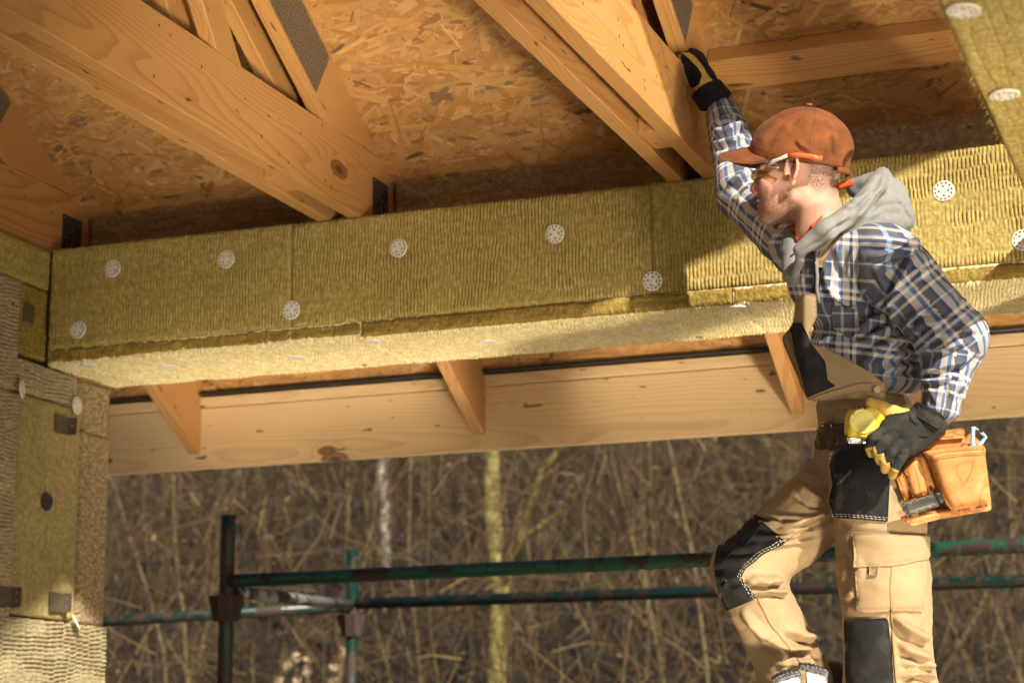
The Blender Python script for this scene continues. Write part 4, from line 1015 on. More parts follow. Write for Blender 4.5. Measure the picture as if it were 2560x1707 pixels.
# ---- overalls
pr = [e_((2158, 1120, .02), 122, 120, .135), e_((2160, 1020, .02), 116, 80, .128), c_((2192, 1215, -.06), (2212, 1460, -.075), 121, 110), c_((2212, 1460, -.075), (2226, 1760, -.06), 110, 116), c_((2226, 1760, -.06), (2222, 2040, -.05), 114, 92),
      c_((2080, 1235, .09), (1866, 1424, .01), 98, 84), e_((1850, 1425, .01), 72, 76, .078), c_((1872, 1440, .01), (1985, 1690, .06), 84, 84), c_((1985, 1690, .06), (2050, 1830, .07), 84, 70)]
V, F = sdf_mesh(pr, .0065, .028); V, F = subdiv(V, F)
W = to_world(V); Nn = normals(W, F)
FLD = [([(1890, 1310), (1960, 1320), (2060, 1290), (2085, 1280)], 8, 9), ([(1900, 1335), (1980, 1340), (2060, 1320)], 7, 8), ([(1920, 1365), (1990, 1355), (2050, 1345)], 7, 7), ([(1990, 1210), (2040, 1240), (2085, 1250)], 9, 10), ([(2000, 1180), (2050, 1200), (2080, 1215)], 8, 7), ([(1860, 1450), (1910, 1455), (1960, 1450)], 8, 12), ([(1865, 1480), (1920, 1470), (1975, 1480)], 8, 9), ([(1800, 1400), (1850, 1405), (1900, 1390)], 8, 6), ([(1790, 1440), (1830, 1450), (1860, 1450)], 7, 9), ([(1850, 1530), (1910, 1600), (1980, 1625)], 11, 14), ([(1960, 1570), (2010, 1590), (2040, 1600)], 9, 10), ([(1990, 1625), (2040, 1620), (2060, 1640)], 9, 9), ([(1930, 1660), (1990, 1660), (2040, 1650)], 9, 6), ([(2230, 1540), (2280, 1590), (2320, 1600)], 10, 12), ([(2240, 1620), (2290, 1630), (2330, 1670)], 10, 11), ([(2240, 1690), (2290, 1680), (2340, 1690)], 9, 9), ([(2100, 1010), (2180, 1000), (2260, 1010)], 8, 6), ([(2240, 985), (2260, 1010), (2290, 1020)], 7, 8), ([(2110, 1330), (2150, 1420), (2130, 1500)], 12, 6), ([(1880, 1300), (1920, 1320), (1960, 1300)], 7, 6), ([(2090, 1160), (2100, 1220), (2090, 1290)], 8, 6), (c5((330, 262), (520, 290), (760, 290), (915, 240)), 7, 8), (c5((360, 330), (560, 345), (780, 310)), 6, 8), (c5((420, 380), (600, 390), (760, 370)), 6, 7), (c5((640, 70), (780, 150), (915, 180)), 8, 11), (c5((300, 740), (400, 760), (540, 740)), 7, 11), (c5((270, 790), (420, 780), (560, 770)), 7, 8), (c5((350, 860), (480, 850), (600, 870)), 8, 7), (c5((220, 985), (400, 1180), (620, 1300), (760, 1290)), 9, 14), (c5((660, 1230), (780, 1210), (830, 1240)), 7, 8), (c5((640, 1100), (700, 1200), (760, 1190)), 10, 6), (c5((1400, 1040), (1520, 1140), (1690, 1230)), 9, 13), (c5((1440, 1240), (1560, 1330), (1700, 1370)), 9, 10), (c5((1450, 1390), (1600, 1420), (1730, 1440)), 9, 10), (c5((1480, 1500), (1600, 1480), (1740, 1520)), 8, 8), (c5((1010, 860), (1060, 900), (1120, 860)), 9, 6), (c5((20, 660), (120, 640), (250, 690)), 7, 7), (c5((60, 560), (200, 545), (380, 520)), 7, 5), (c5((140, 440), (300, 430), (470, 440)), 7, 5)]
W = folds(W, Nn, FLD); Nn = normals(W, F); W = wrinkle(W, Nn, .007, 26, 5); Nn = normals(W, F); W = wrinkle(W, Nn, .0025, 90, 6)
ov = body_obj('bib_overalls', W, F, M['tan'], man); S_ov = Surf(W, F)
fl = patch('holster_pocket', S_ov, c2((385, 640), (330, 800), (360, 1000), (325, 1190), (385, 1360), (955, 1412), (975, 960), (1020, 560), (520, 570)), M['black_cloth'], ov, .006)
kp = patch('knee_patch', S_ov, c3((430, 680), (600, 830), (480, 890), (390, 960), (362, 1015), (445, 1122), (305, 1180), (264, 1186), (234, 1060), (222, 950), (240, 855), (332, 752)), M['black_cloth'], ov, .005, rnd=8)
kp2 = patch('knee_patch', S_ov, [(2112, 1548), (2218, 1544), (2229, 1617), (2238, 1765), (2118, 1765)], M['black_cloth'], ov, .006)
patch('cargo_pocket', S_ov, c5((1112, 640), (1655, 600), (1628, 1010), (1500, 1000), (1118, 1022)), M['tan'], ov, .008, bulge=.006)
cf = patch('pocket_flap', S_ov, c5((1088, 398), (1668, 432), (1662, 606), (1400, 662), (1112, 672)), M['tan'], ov, .018, bulge=.006)
patch('pocket_tab', S_ov, c5((1222, 668), (1282, 668), (1280, 738), (1222, 736)), M['tan_dark'], ov, .022, rnd=1)
seam('pocket_fold', S_ov, c5((1385, 670), (1375, 820), (1385, 1000)), M['tan_dark'], ov, r=.004, off=.012)
# ribbed stitching
stitch('white_stitching', S_ov, [c2((350, 660), (322, 800), (350, 1000), (315, 1180), (375, 1350)), c2((400, 1340), (950, 1388)), c2((392, 1320), (950, 1365))], M['thread'], ov, off=.009, dash=7)
stitch('white_stitching', S_ov, [c3((598, 822), (480, 880), (385, 950), (355, 1010), (440, 1120)), c3((590, 815), (470, 873), (375, 945), (345, 1010), (428, 1125))], M['thread'], ov, off=.008, dash=6)
stitch('tan_stitching', S_ov, [c5((1090, 440), (1660, 462)), c5((1118, 650), (1395, 640), (1655, 585)), c5((1130, 700), (1130, 1000), (1360, 985)), c5((1420, 980), (1610, 990)), c5((640, 440), (800, 320), (920, 235)), c5((660, 455), (820, 335), (920, 252))], M['thread_tan'], ov, off=.0125, dash=7)
seam('leg_seam', S_ov, c5((1358, 330), (1360, 400)), M['tan_dark'], ov); seam('leg_seam', S_ov, c5((1385, 1010), (1395, 1200), (1425, 1568)), M['tan_dark'], ov, r=.003, off=.002)
seam('leg_seam', S_ov, c5((350, 910), (450, 1110), (600, 1300), (690, 1420)), M['tan_dark'], ov, r=.0022, off=.001); seam('leg_seam', S_ov, c5((570, 470), (780, 330), (930, 232)), M['tan_dark'], ov, r=.002, off=.001)
# loose bib hanging open in front of the chest
def bibd(x, y): return -.135-.055*np.clip((x-1960)/220, 0, 1)+.10*np.clip((2010-x)/60, 0, 1)
bib = pillow('bib', c6((172, 695), (225, 680), (300, 655), (345, 665), (345, 740), (350, 800), (352, 850), (285, 990), (300, 1085), (430, 1130), (640, 1235), (800, 1330), (930, 1430), (935, 1568), (780, 1560), (600, 1550), (430, 1575), (270, 1570), (60, 1080), (55, 1030), (110, 970), (150, 900)), bibd, .006, .004, M['tan'], man, edge=14, rnd=9)
def S_of(o):
    me = o.data; V = np.array([world_of(o) @ v.co for v in me.vertices]); s = Surf.__new__(Surf); s.b = BVHTree.FromPolygons([tuple(v) for v in V], [tuple(p.vertices) for p in me.polygons]); return s
S_bib = S_of(bib)
patch('bib_pocket', S_bib, c6((112, 918), (222, 908), (300, 1085), (420, 1240), (440, 1400), (510, 1446), (265, 1545), (200, 1300)), M['black_cloth'], bib, .004, rnd=5)
patch('bib_piping', S_bib, c6((78, 985), (95, 985), (190, 1250), (262, 1540), (240, 1530)), M['tan_dark'], bib, .004, rnd=0, step=5)
patch('waistband', S_bib, c6((275, 1560), (520, 1480), (700, 1430), (930, 1420), (936, 1500), (700, 1500), (520, 1540), (290, 1600)), M['tan'], bib, .005, rnd=3)
bt = dep(*c6((858, 1476))[0], D0-.205)
def disc(name, c, n, r, th, m, parent, dome=.3):
    n = Vector(n).normalized(); q = n.to_track_quat('Z', 'Y').to_matrix().to_4x4(); V = []; Fs = []; k = 20
    for rr, z in ((r, 0), (r, th*.6), (r*.86, th), (r*.5, th*(1-dome)), (.0005, th*(1-dome))):
        for i in range(k): V.append((rr*math.cos(i*2*math.pi/k), rr*math.sin(i*2*math.pi/k), z))
    for a in range(4):
        for i in range(k): Fs.append((a*k+i, a*k+(i+1) % k, (a+1)*k+(i+1) % k, (a+1)*k+i))
    return mesh_obj(name, V, Fs, m, parent, smooth=True, mw=Matrix.Translation(Vector(c)) @ q)
M['brass'] = plain('tan_button', (.50, .34, .16), .5); M['bronze'] = plain('bronze_button', (.20, .12, .05), .35, .8)
disc('button', bt, -CF, .0085, .005, M['brass'], bib)
# strap from the bib up over the shoulder, hood cord, shirt button, shirt pocket
patch('bib_strap', S_shirt, c6((385, 320), (440, 240), (500, 165), (600, 70), (650, 95), (530, 210), (470, 285), (432, 360), (405, 440), (340, 440), (352, 390)), M['tan'], bib, .009, rnd=2, step=6)
patch('strap_elastic', S_shirt, c6((338, 445), (405, 445), (385, 560), (355, 660), (305, 660), (318, 560)), M['black_cloth'], bib, .010, rnd=2, step=6)
patch('shirt_pocket', S_shirt, c6((470, 770), (690, 765), (715, 960), (640, 1050), (490, 960)), M['plaid'], sh, .004)
for k_ in range(1):
    pk = [o for o in COL.objects if o.name.startswith('shirt_pocket')][0]; W2 = np.array([v.co for v in pk.data.vertices]); px2 = to_px(W2)
    l = pk.data.uv_layers.new(name='plaid'); l.data.foreach_set('uv', np.array([[px2[lp.vertex_index][0]*.001+.03, -px2[lp.vertex_index][1]*.001+.02] for lp in pk.data.loops], dtype=np.float32).ravel())
h, n_ = S_shirt.hit(*c6((325, 260))[0]); disc('button', h, n_, .009, .005, M['bronze'], sh, .5)
for o in COL.objects:
    if o.name.startswith('button') and o.parent == sh: pass

# ---- hood of the grey sweatshirt and orange collar
pr = [c_((2205, 440, .07), (2192, 462, -.02), 22, 24), c_((2192, 462, -.02), (2135, 535, -.10), 24, 24), c_((2135, 525, -.10), (2065, 572, -.125), 25, 24), c_((2065, 572, -.125), (2000, 625, -.10), 24, 18),
      c_((2225, 490, .05), (2250, 545, .02), 45, 38), c_((2130, 580, -.06), (2245, 545, -.02), 46, 42), c_((2060, 615, -.07), (2140, 585, -.06), 32, 44), e_((2190, 520, .06), 62, 55, .09), c_((2140, 470, .13), (2205, 445, .09), 26, 24), c_((1978, 585, .07), (1975, 690, -.02), 22, 18), c_((1990, 615, .03), (1985, 690, -.03), 26, 22), c_((2000, 650, -.09), (1985, 690, -.06), 13, 10)]
V, F = sdf_mesh(pr, .0045, .014); W = to_world(V); Nn = normals(W, F)
W = folds(W, Nn, [([(2215, 430), (2200, 470), (2140, 545), (2070, 600), (2000, 645)], 6, 7), ([(2120, 500), (2150, 500), (2190, 470)], 7, 6), ([(2110, 520), (2130, 515), (2160, 500)], 6, 5), ([(2090, 560), (2120, 545), (2150, 530)], 6, 5), ([(2160, 550), (2210, 520), (2260, 520)], 8, 6), ([(2240, 490), (2265, 520), (2285, 550)], 4, 4)]); W = wrinkle(W, Nn, .004, 50, 3)
hood = body_obj('hood', W, F, M['grey_hood'], man); S_h = Surf(W, F)
def cord(name, pts, r, m, parent, surf, off):
    q = []
    for x, y in densify(pts, 8, False): L, N = surf.hit(x, y); q.append(L+N*off)
    return tube(name, q, r, m, parent, n=8)
cord('drawcord', c6((410, 130), (375, 200), (352, 320), (352, 500), (350, 620), (372, 735)), .0045, M['grey_hood'], hood, S_shirt, .011)
pr = [c_((1984, 570, .045), (2008, 582, .0), 9, 8), c_((2008, 582, .0), (1994, 598, .0), 8, 7), c_((1996, 610, -.045), (2030, 566, -.072), 4, 4), c_((2030, 566, -.072), (2056, 540, -.078), 4, 3), c_((2098, 466, .0), (2124, 458, .04), 9, 10)]
V, F = sdf_mesh(pr, .0032, .008); body_obj('orange_collar', to_world(V), F, M['orange'], man)

# ---- head
HA = math.radians(20); HO = mp(1998, 450, .03)
fv = np.array([-math.cos(HA), 0, math.sin(HA)]); uv_ = np.array([0, 1., 0]); lv = np.array([-math.sin(HA), 0, -math.cos(HA)])
def hw(P): P = np.asarray(P); return to_world(HO + P[..., :1]*fv + P[..., 1:2]*uv_ + P[..., 2:3]*lv)
A_ = lambda *v: np.array(v, float)
pr = [('e', A_(-.012, .045, 0), (.098, .090, .077)), ('e', A_(.052, -.012, 0), (.052, .085, .058), {'k': .02}), ('e', A_(.045, -.072, 0), (.050, .034, .050), {'k': .02}), ('e', A_(.083, -.095, 0), (.020, .017, .022), {'k': .018})]
for s in (1, -1):
    pr += [('c', A_(.0, -.048, .052*s), A_(.072, -.094, .022*s), .017, .014, {'k': .02}), ('e', A_(.070, -.004, .046*s), (.020, .015, .014), {'k': .02}), ('-e', A_(.103, .012, .033*s), (.020, .013, .017), {'k': .012}), ('e', A_(.108, -.031, .0105*s), (.010, .008, .007), {'k': .006})]
pr += [('e', A_(.088, .030, 0), (.014, .011, .046), {'k': .014}), ('c', A_(.096, .020, 0), A_(.117, -.020, 0), .008, .0105, {'k': .010}), ('e', A_(.101, -.050, 0), (.010, .007, .022), {'k': .008}), ('e', A_(.099, -.064, 0), (.009, .0075, .019), {'k': .006}), ('e', A_(.096, -.078, 0), (.008, .008, .02), {'k': .01}), ('-e', A_(.112, -.057, 0), (.012, .0022, .024), {'k': .004}),
       ('c', A_(-.040, -.03, 0), A_(-.066, -.15, .0), .056, .058, {'k': .026}), ('c', A_(-.066, -.15, 0), A_(-.09, -.22, .0), .058, .085, {'k': .03}), ('c', A_(-.030, -.045, .050), A_(-.005, -.17, .012), .014, .012, {'k': .022}), ('e', A_(-.008, -.115, 0), (.012, .016, .012), {'k': .02})]
# ear
EC = A_(.000, .022, .079)
rng_ = [(.016*math.cos(a)*1.0+.004*math.sin(a), .031*math.sin(a)) for a in np.linspace(-.9, 3.6, 12)]
def ept(f, u, o): return EC + A_(f, u, .008+o-.35*f)
for q in range(11): pr.append(('c', ept(-rng_[q][0]*1.0, rng_[q][1], .006), ept(-rng_[q+1][0], rng_[q+1][1], .006), .0048, .0048, {'k': .002}))
pr += [('e', EC+A_(-.002, -.004, .006), (.013, .024, .004), {'k': .003}), ('e', EC+A_(-.001, -.033, .006), (.0085, .010, .006), {'k': .006}), ('c', EC+A_(-.008, .010, .008), EC+A_(-.009, -.018, .010), .004, .004, {'k': .003}), ('e', EC+A_(.013, -.006, .002), (.005, .008, .006), {'k': .004}), ('-e', EC+A_(.003, -.004, .013), (.007, .012, .007), {'k': .003})]
V, F = sdf_mesh(pr, .0026, .012, it=1)
f_, u_, l_ = V.T
ss = lambda x, a, b: np.clip((x-a)/(b-a), 0, 1)**2*(3-2*np.clip((x-a)/(b-a), 0, 1))
stub = ss(-u_, .005, .060)*ss(f_, -.03, .03)*ss(u_, -.130, -.108) + .7*ss(-u_, .028, .040)*ss(f_, .085, .095)*ss(u_, -.06, -.045) + .35*ss(f_, .0, .02)*(1-ss(f_, .03, .045))*ss(-u_, -.03, .03)*ss(u_, -.1, -.06)
hair = .8*ss(u_, .0, .03)*ss(-f_, -.030, -.016)*(1-ss(-f_, .0, .02)) + ss(-f_, .025, .05)*ss(u_, -.055, -.01)*(1-ss(np.abs(l_), .083, .09)) + ss(u_, .03, .05)*ss(-f_, -.06, -.03)
red = np.exp(-((f_-.117)**2+(u_+.022)**2)/.0004) + .8*(np.abs(l_) > .080)*np.exp(-((f_-.0)**2+(u_-.02)**2)/.002) + .35*np.exp(-((f_-.07)**2+(u_+.012)**2)/.0006)
W = hw(V); head = body_obj('body', W, F, M['skin'], man, {'stubble': np.clip(stub, 0, 1), 'hair': np.clip(hair, 0, 1), 'red': np.clip(red, 0, 1)}); S_head = Surf(W, F)
M['eye'] = plain('eye_white', (.75, .70, .66), .2, bump=0)
for s in (1, -1):
    V, F = sdf_mesh([('e', A_(.083, .010, .032*s), (.0125, .0125, .0125))], .003, .0, it=1); body_obj('eye', hw(V), F, M['eye'], head)
    V, F = sdf_mesh([('c', A_(.092, .0185, .020*s), A_(.085, .0175, .044*s), .0035, .003)], .0015, 0, it=1); body_obj('eyelid', hw(V), F, M['skin'], head)
    bw = [tube_arrays(hw(np.array([(.0985-k*.0009, .034+.004*math.sin(k*.5), (.018+k*.0026)*s), (.0995-k*.0011, .037+.004*math.sin(k*.5), (.021+k*.0027)*s)])), [.0012, .0004], 4) for k in range(13)]
    mesh_obj('eyebrow', *join(bw), m=plain('brow_hair', (.09, .05, .03), .8, bump=0), parent=head)['kind'] = 'stuff'
# cap
def capcut(G): return (.040+.15*G[..., 0])-G[..., 1]
pr = [('e', A_(-.010, .066, 0), (.129, .118, .097)), ('e', A_(.062, .075, 0), (.056, .062, .066), {'k': .03}), ('-e', A_(-.146, .026, 0), (.042, .046, .062), {'k': .003})]
V, F = sdf_mesh(pr, .0038, .02, cut=capcut, it=1); W = hw(V); Nn = normals(W, F); W = wrinkle(W, Nn, .003, 45, 8)
W = folds(W, Nn, [([(1990, 350), (2005, 365), (2025, 375)], 5, 4), ([(2080, 330), (2090, 360), (2085, 390)], 6, 4), ([(1900, 360), (1920, 330), (1950, 300)], 10, 3)])
capo = body_obj('cap', W, F, M['cap'], man); S_cap = Surf(W, F)
nl_, ns_ = 33, 15; top = []; bot = []
for i in range(nl_):
    l0 = (i/(nl_-1)*2-1)*.088
    fa_ = .116-6.5*l0*l0; ff = .085+.122*math.sqrt(max(0, 1-(l0/.0886)**2*.98))
    for j in range(ns_):
        s = j/(ns_-1); f0 = fa_*.93*(1-s)+max(ff, fa_*.93+.001)*s; u0 = .090-.052*(abs(l0)/.088)**1.5-.10*(f0-.10)-1.0*(max(0, f0-.11))**2
        e = .0045*min(1, (1-s)*9+.25); top.append((f0, u0+e*.5, l0)); bot.append((f0, u0-e*.5, l0))
V = np.array(top+bot); n0 = nl_*ns_; Fg = grid_faces(nl_, ns_)
ringb = np.concatenate([np.arange(nl_)*ns_, (nl_-1)*ns_+np.arange(1, ns_), (np.arange(nl_-2, -1, -1))*ns_+ns_-1, np.arange(ns_-2, 0, -1)])
Sd = np.stack([ringb, np.roll(ringb, -1), np.roll(ringb, -1)+n0, ringb+n0], -1)
brim = mesh_obj('brim', hw(V), np.concatenate([Fg, Fg[:, ::-1]+n0, Sd]), M['cap'], capo, smooth=True)
seam('cap_seam', S_cap, [(2039, 275), (2034, 310), (2026, 350), (2021, 395), (2020, 412)], M['cap_seam'], capo, r=.0011, off=.0); seam('cap_seam', S_cap, [(2039, 275), (1990, 290), (1950, 320), (1935, 365), (1930, 388)], M['cap_seam'], capo, r=.0009, off=.0); seam('cap_seam', S_cap, [(2039, 275), (2075, 295), (2105, 330), (2112, 370)], M['cap_seam'], capo, r=.0009, off=.0)
stitch('cap_stitching', S_cap, [[(1945, 392), (1985, 402), (2030, 411), (2098, 422)], [(1893, 366), (1915, 380), (1940, 388)]], M['cap_seam'], capo, dash=4, gap=2, r=.0006, off=.0006)
for x, y in ((2001, 302), (1958, 287), (2076, 318)):
    h, n_ = S_cap.hit(x, y); disc('eyelet', h-n_*.001, n_, .0042, .002, M['cap_seam'], capo, .7)
h = hw(A_(-.025, .186, 0)); disc('cap_button', h, CU, .009, .006, M['cap'], capo, .1)
bst = [hw(A_(-.105-.018*math.cos(a), .016, .055*math.sin(a))) for a in np.linspace(-1.5, 1.5, 14)]
sv_ = []
for p in bst: sv_ += [p+CU*.009, p-CU*.007]
mesh_obj('cap_strap', np.array(sv_), [(2*i, 2*i+1, 2*i+3, 2*i+2) for i in range(13)], M['cap'], capo, smooth=True).modifiers.new('thickness', 'SOLIDIFY').thickness = .003
# safety glasses
def lens_mat():
    t = NT('clear_lens'); nt = t.t; out = nt.nodes['Material Output']; tr_ = nt.nodes.new('ShaderNodeBsdfTransparent'); gl = nt.nodes.new('ShaderNodeBsdfGlossy'); mx = nt.nodes.new('ShaderNodeMixShader'); lw = nt.nodes.new('ShaderNodeLayerWeight')
    tr_.inputs[0].default_value = (.72, .68, .48, 1); gl.inputs[0].default_value = (1, 1, 1, 1); gl.inputs[1].default_value = .06; lw.inputs[0].default_value = .35
    mm = nt.nodes.new('ShaderNodeMath'); mm.operation = 'MULTIPLY_ADD'; mm.inputs[1].default_value = .6; mm.inputs[2].default_value = .08
    nt.links.new(lw.outputs[1], mm.inputs[0]); nt.links.new(mm.outputs[0], mx.inputs[0]); nt.links.new(tr_.outputs[0], mx.inputs[1]); nt.links.new(gl.outputs[0], mx.inputs[2]); nt.links.new(mx.outputs[0], out.inputs[0]); return t.m
M['lens'] = lens_mat(); M['clear_arm'] = plain('clear_plastic_arm', (.62, .58, .54), .15, bump=0); M['orange_arm'] = plain('orange_plastic', (.85, .13, .04), .3, bump=0)
gl = []
for i in range(37):
    l0 = (i/36*2-1)*.072
    for j in range(9):
        v = j/8; half = abs(l0)/.072; ub = .036-.010*half**3; lb = -.004-.020*math.sin(min(1, abs(l0)/.055)*math.pi*.62)+.020*half**6
        gl.append((.124-12.0*l0*l0-.10*(v-.5)**2, lb+(ub-lb)*v, l0))
gls = mesh_obj('safety_glasses', hw(np.array(gl)), grid_faces(37, 9), M['lens'], man, smooth=True)
gls.name = 'safety_glasses'
tube('lens_rim', hw(np.array([gl[i*9+8] for i in range(37)])), .0024, M['clear_arm'], gls, n=6)
tube('lens_rim', hw(np.array([gl[i*9] for i in range(37)])), .0011, M['clear_arm'], gls, n=6)
for s in (1, -1):
    a = [A_(.062, .036, .074*s), A_(.045, .043, .084*s), A_(.02, .050, .092*s), A_(.008, .054, .095*s)]; b = [A_(.008, .054, .095*s), A_(-.02, .0535, .102*s), A_(-.05, .049, .103*s), A_(-.078, .043, .099*s)]
    tube('temple_arm', hw(np.array(a)), [.0052, .0045, .0045, .005], M['clear_arm'], gls, n=8); tube('temple_tip', hw(np.array(b)), [.0052, .0055, .006, .006], M['orange_arm'], gls, n=8)

# ---- gloves
G2 = lambda x, y, d: (2000+x/4.356, 980+y/4.356, d)
def fing(chain, k=.0018): return [('c', mp(*G2(*a[:3])), mp(*G2(*b[:3])), a[3]*.70/995, b[3]*.72/995, {'k': k}) for a, b in zip(chain, chain[1:])]
pr = [('c', mp(*G2(1420, 330, -.215)), mp(*G2(1100, 420, -.235)), .040, .040, 1.35), ('c', mp(*G2(1360, 420, -.215)), mp(*G2(1160, 560, -.235)), .036, .034, 1.35), ('c', mp(*G2(1250, 280, -.215)), mp(*G2(980, 380, -.24)), .026, .024)]
FG = [[(985, 395, -.248, 19), (880, 440, -.272, 18), (785, 500, -.278, 17), (752, 590, -.265, 16), (775, 665, -.245, 15)], [(1010, 480, -.255, 20), (905, 560, -.285, 19), (845, 640, -.286, 18), (868, 745, -.258, 15)], [(1085, 555, -.252, 19), (985, 660, -.282, 18), (925, 755, -.278, 17), (925, 840, -.25, 15)], [(1175, 590, -.24, 18), (1095, 735, -.265, 17), (1035, 830, -.265, 16), (1005, 905, -.245, 15)]]
for ch in FG: pr += fing(ch)
pr += [p[:-1]+({'k': .01},) for p in fing([(1200, 290, -.225, 30), (1020, 235, -.22, 26), (890, 170, -.215, 22), (765, 115, -.21, 17)])]
V, F = sdf_mesh(pr, .0019, .008, it=1); W = to_world(V); Nn = normals(W, F)
W = folds(W, Nn, [(c2((900, 450), (945, 425)), 2.5, 3), (c2((980, 590), (1030, 560)), 2.5, 3), (c2((1100, 670), (1150, 650)), 2.5, 3), (c2((1200, 220), (1220, 300), (1290, 360)), 4, 3), (c2((1290, 470), (1400, 480)), 4, 2)])
gn = body_obj('glove', W, F, M['glove'], man); S_g = Surf(W, F)
# leather parts: finger tips, thumb, index side
fc_px = to_px(W[F].mean(1)); cx2 = (fc_px[:, 0]-2000)*4.356; cy2 = (fc_px[:, 1]-980)*4.356
tipf = np.zeros(len(F), bool)
for ch, t in zip(FG, (.15, .35, .15, .10)):
    a, b = np.array(ch[-2][:2]), np.array(ch[-1][:2]); ab = b-a; q = ((cx2-a[0])*ab[0]+(cy2-a[1])*ab[1])/(ab@ab); dist = np.hypot(cx2-a[0]-np.clip(q, 0, 1.4)*ab[0], cy2-a[1]-np.clip(q, 0, 1.4)*ab[1]); tipf |= (q > t) & (dist < 62)
fcm = np.stack([(W[F].mean(1)-CO)@CR, (W[F].mean(1)-CO)@CU, (W[F].mean(1)-CO)@CF], -1).astype(np.float32)
dth = np.min([s_cone(fcm, p[1], p[2], p[3], p[4]) for p in pr[-3:]], axis=0); dot_ = np.min([s_cone(fcm, p[1], p[2], p[3], p[4]) for p in pr[:-3]], axis=0)
thumb = dth < dot_-.001
gn.data.materials.append(M['glove_y']); gn.data.polygons.foreach_set('material_index', (tipf | thumb).astype(np.int32))
# cuff with closing strap
ca_, cb_ = mp(*G2(1400, 250, -.2)), mp(*G2(1470, 130, -.195))
V, F = sdf_mesh([('c', mp(*G2(1365, 310, -.215)), mp(*G2(1425, 200, -.21)), .042, .042, 1.0)], .004, 0, it=1, cut=lambda G: np.abs((G-(mp(*G2(1388, 262, -.21)))) @ ((mp(*G2(1450, 165, -.2))-mp(*G2(1375, 300, -.2)))/np.linalg.norm(mp(*G2(1450, 165, -.2))-mp(*G2(1375, 300, -.2)))))-.019)
cu = body_obj('cuff', to_world(V), F, M['glove_black'], gn); S_cu = Surf(to_world(V), F)
patch('wrist_strap', S_cu, c2((1310, 140), (1565, 290), (1500, 395), (1250, 245)), M['glove'], gn, .006, rnd=4, bulge=.002)
# far glove on the truss
G4 = lambda x, y, d: (1660+x/3.408, 100+y/3.408, d)
hd = float(np.dot(onX(1722, 190, X2)-CO, CF))-D0
f4 = lambda ch, k=.004: [('c', mp(*G4(*a[:3])), mp(*G4(*b[:3])), a[3]/940, b[3]/940, {'k': k}) for a, b in zip(ch, ch[1:])]
pr = [('c', mp(*G4(380, 420, hd-.03)), mp(*G4(270, 260, hd-.01)), .036, .038, 1.1), ('c', mp(*G4(330, 330, hd-.02)), mp(*G4(215, 180, hd-.0)), .034, .028, 1.1)]
pr += f4([(215, 330, hd-.015, 17), (190, 240, hd-.025, 17), (160, 160, hd-.015, 14)], .006) + f4([(270, 170, hd+.01, 20), (230, 125, hd+.03, 16), (180, 110, hd+.05, 13)]) + f4([(300, 190, hd+.035, 19), (260, 130, hd+.06, 16), (200, 105, hd+.08, 13)]) + f4([(330, 220, hd+.055, 17), (300, 150, hd+.085, 15), (250, 115, hd+.10, 12)]) + f4([(340, 260, hd+.07, 15), (330, 190, hd+.10, 13), (300, 150, hd+.115, 11)])
V, F = sdf_mesh(pr, .003, .012, it=1); W = to_world(V); gf = body_obj('glove', W, F, M['glove_black'], man); S_gf = Surf(W, F)
q4 = lambda *p: K(p, (1660, 100), 3.408)
patch('leather_trim', S_gf, q4((118, 98), (185, 92), (260, 140), (320, 210), (375, 300), (415, 345), (285, 455), (240, 415), (300, 380), (325, 300), (290, 240), (200, 150), (155, 118), (140, 150), (170, 260), (215, 390), (195, 370), (140, 220)), M['glove_y'], gf, .003, step=5, rnd=2, guess=5.6)
ax = mp(*G4(400, 470, hd-.035))-mp(*G4(360, 400, hd-.03)); ax /= np.linalg.norm(ax)
V, F = sdf_mesh([('c', mp(*G4(345, 400, hd-.03)), mp(*G4(440, 530, hd-.045)), .046, .05)], .004, 0, it=1, cut=lambda G: np.abs((G-mp(*G4(415, 465, hd-.035)))@ax)-.026)
body_obj('cuff', to_world(V), F, M['glove_black'], gf)

# ---- belt
M['belt'] = plain('dark_brown_leather', (.035, .020, .014), .45, var=.3, scale=60); M['chrome'] = plain('bright_steel', (.75, .74, .72), .22, 1, var=.08)
belt = patch('belt', S_ov, [(2034, 1072), (2080, 1062), (2130, 1056), (2300, 1050), (2300, 1100), (2130, 1112), (2052, 1125), (2042, 1120)], M['belt'], ov, .010, rnd=2)
belt.name = 'belt'
patch('belt_loop', S_ov, c2((290, 335), (330, 318), (375, 330), (400, 620), (360, 640), (320, 620)), M['belt'], belt, .018, rnd=5)
patch('belt_tail', S_ov, c2((380, 372), (490, 345), (528, 590), (405, 610)), M['belt'], belt, .015, rnd=2)
stp = [S_ov.hit(x, y) for x, y in c2((175, 365), (190, 345), (270, 335), (285, 360), (260, 372))]
tube('buckle', [p[0]+p[1]*.016 for p in stp], .0025, M['chrome'], belt, n=8)
for x, y in c2((230, 460), (248, 555), (398, 432), (418, 528), (462, 430), (468, 522)):
    h, n_ = S_ov.hit(x, y); disc('belt_hole', h+n_*.0135, n_, .0034, .0025, M['void'], belt, .5)

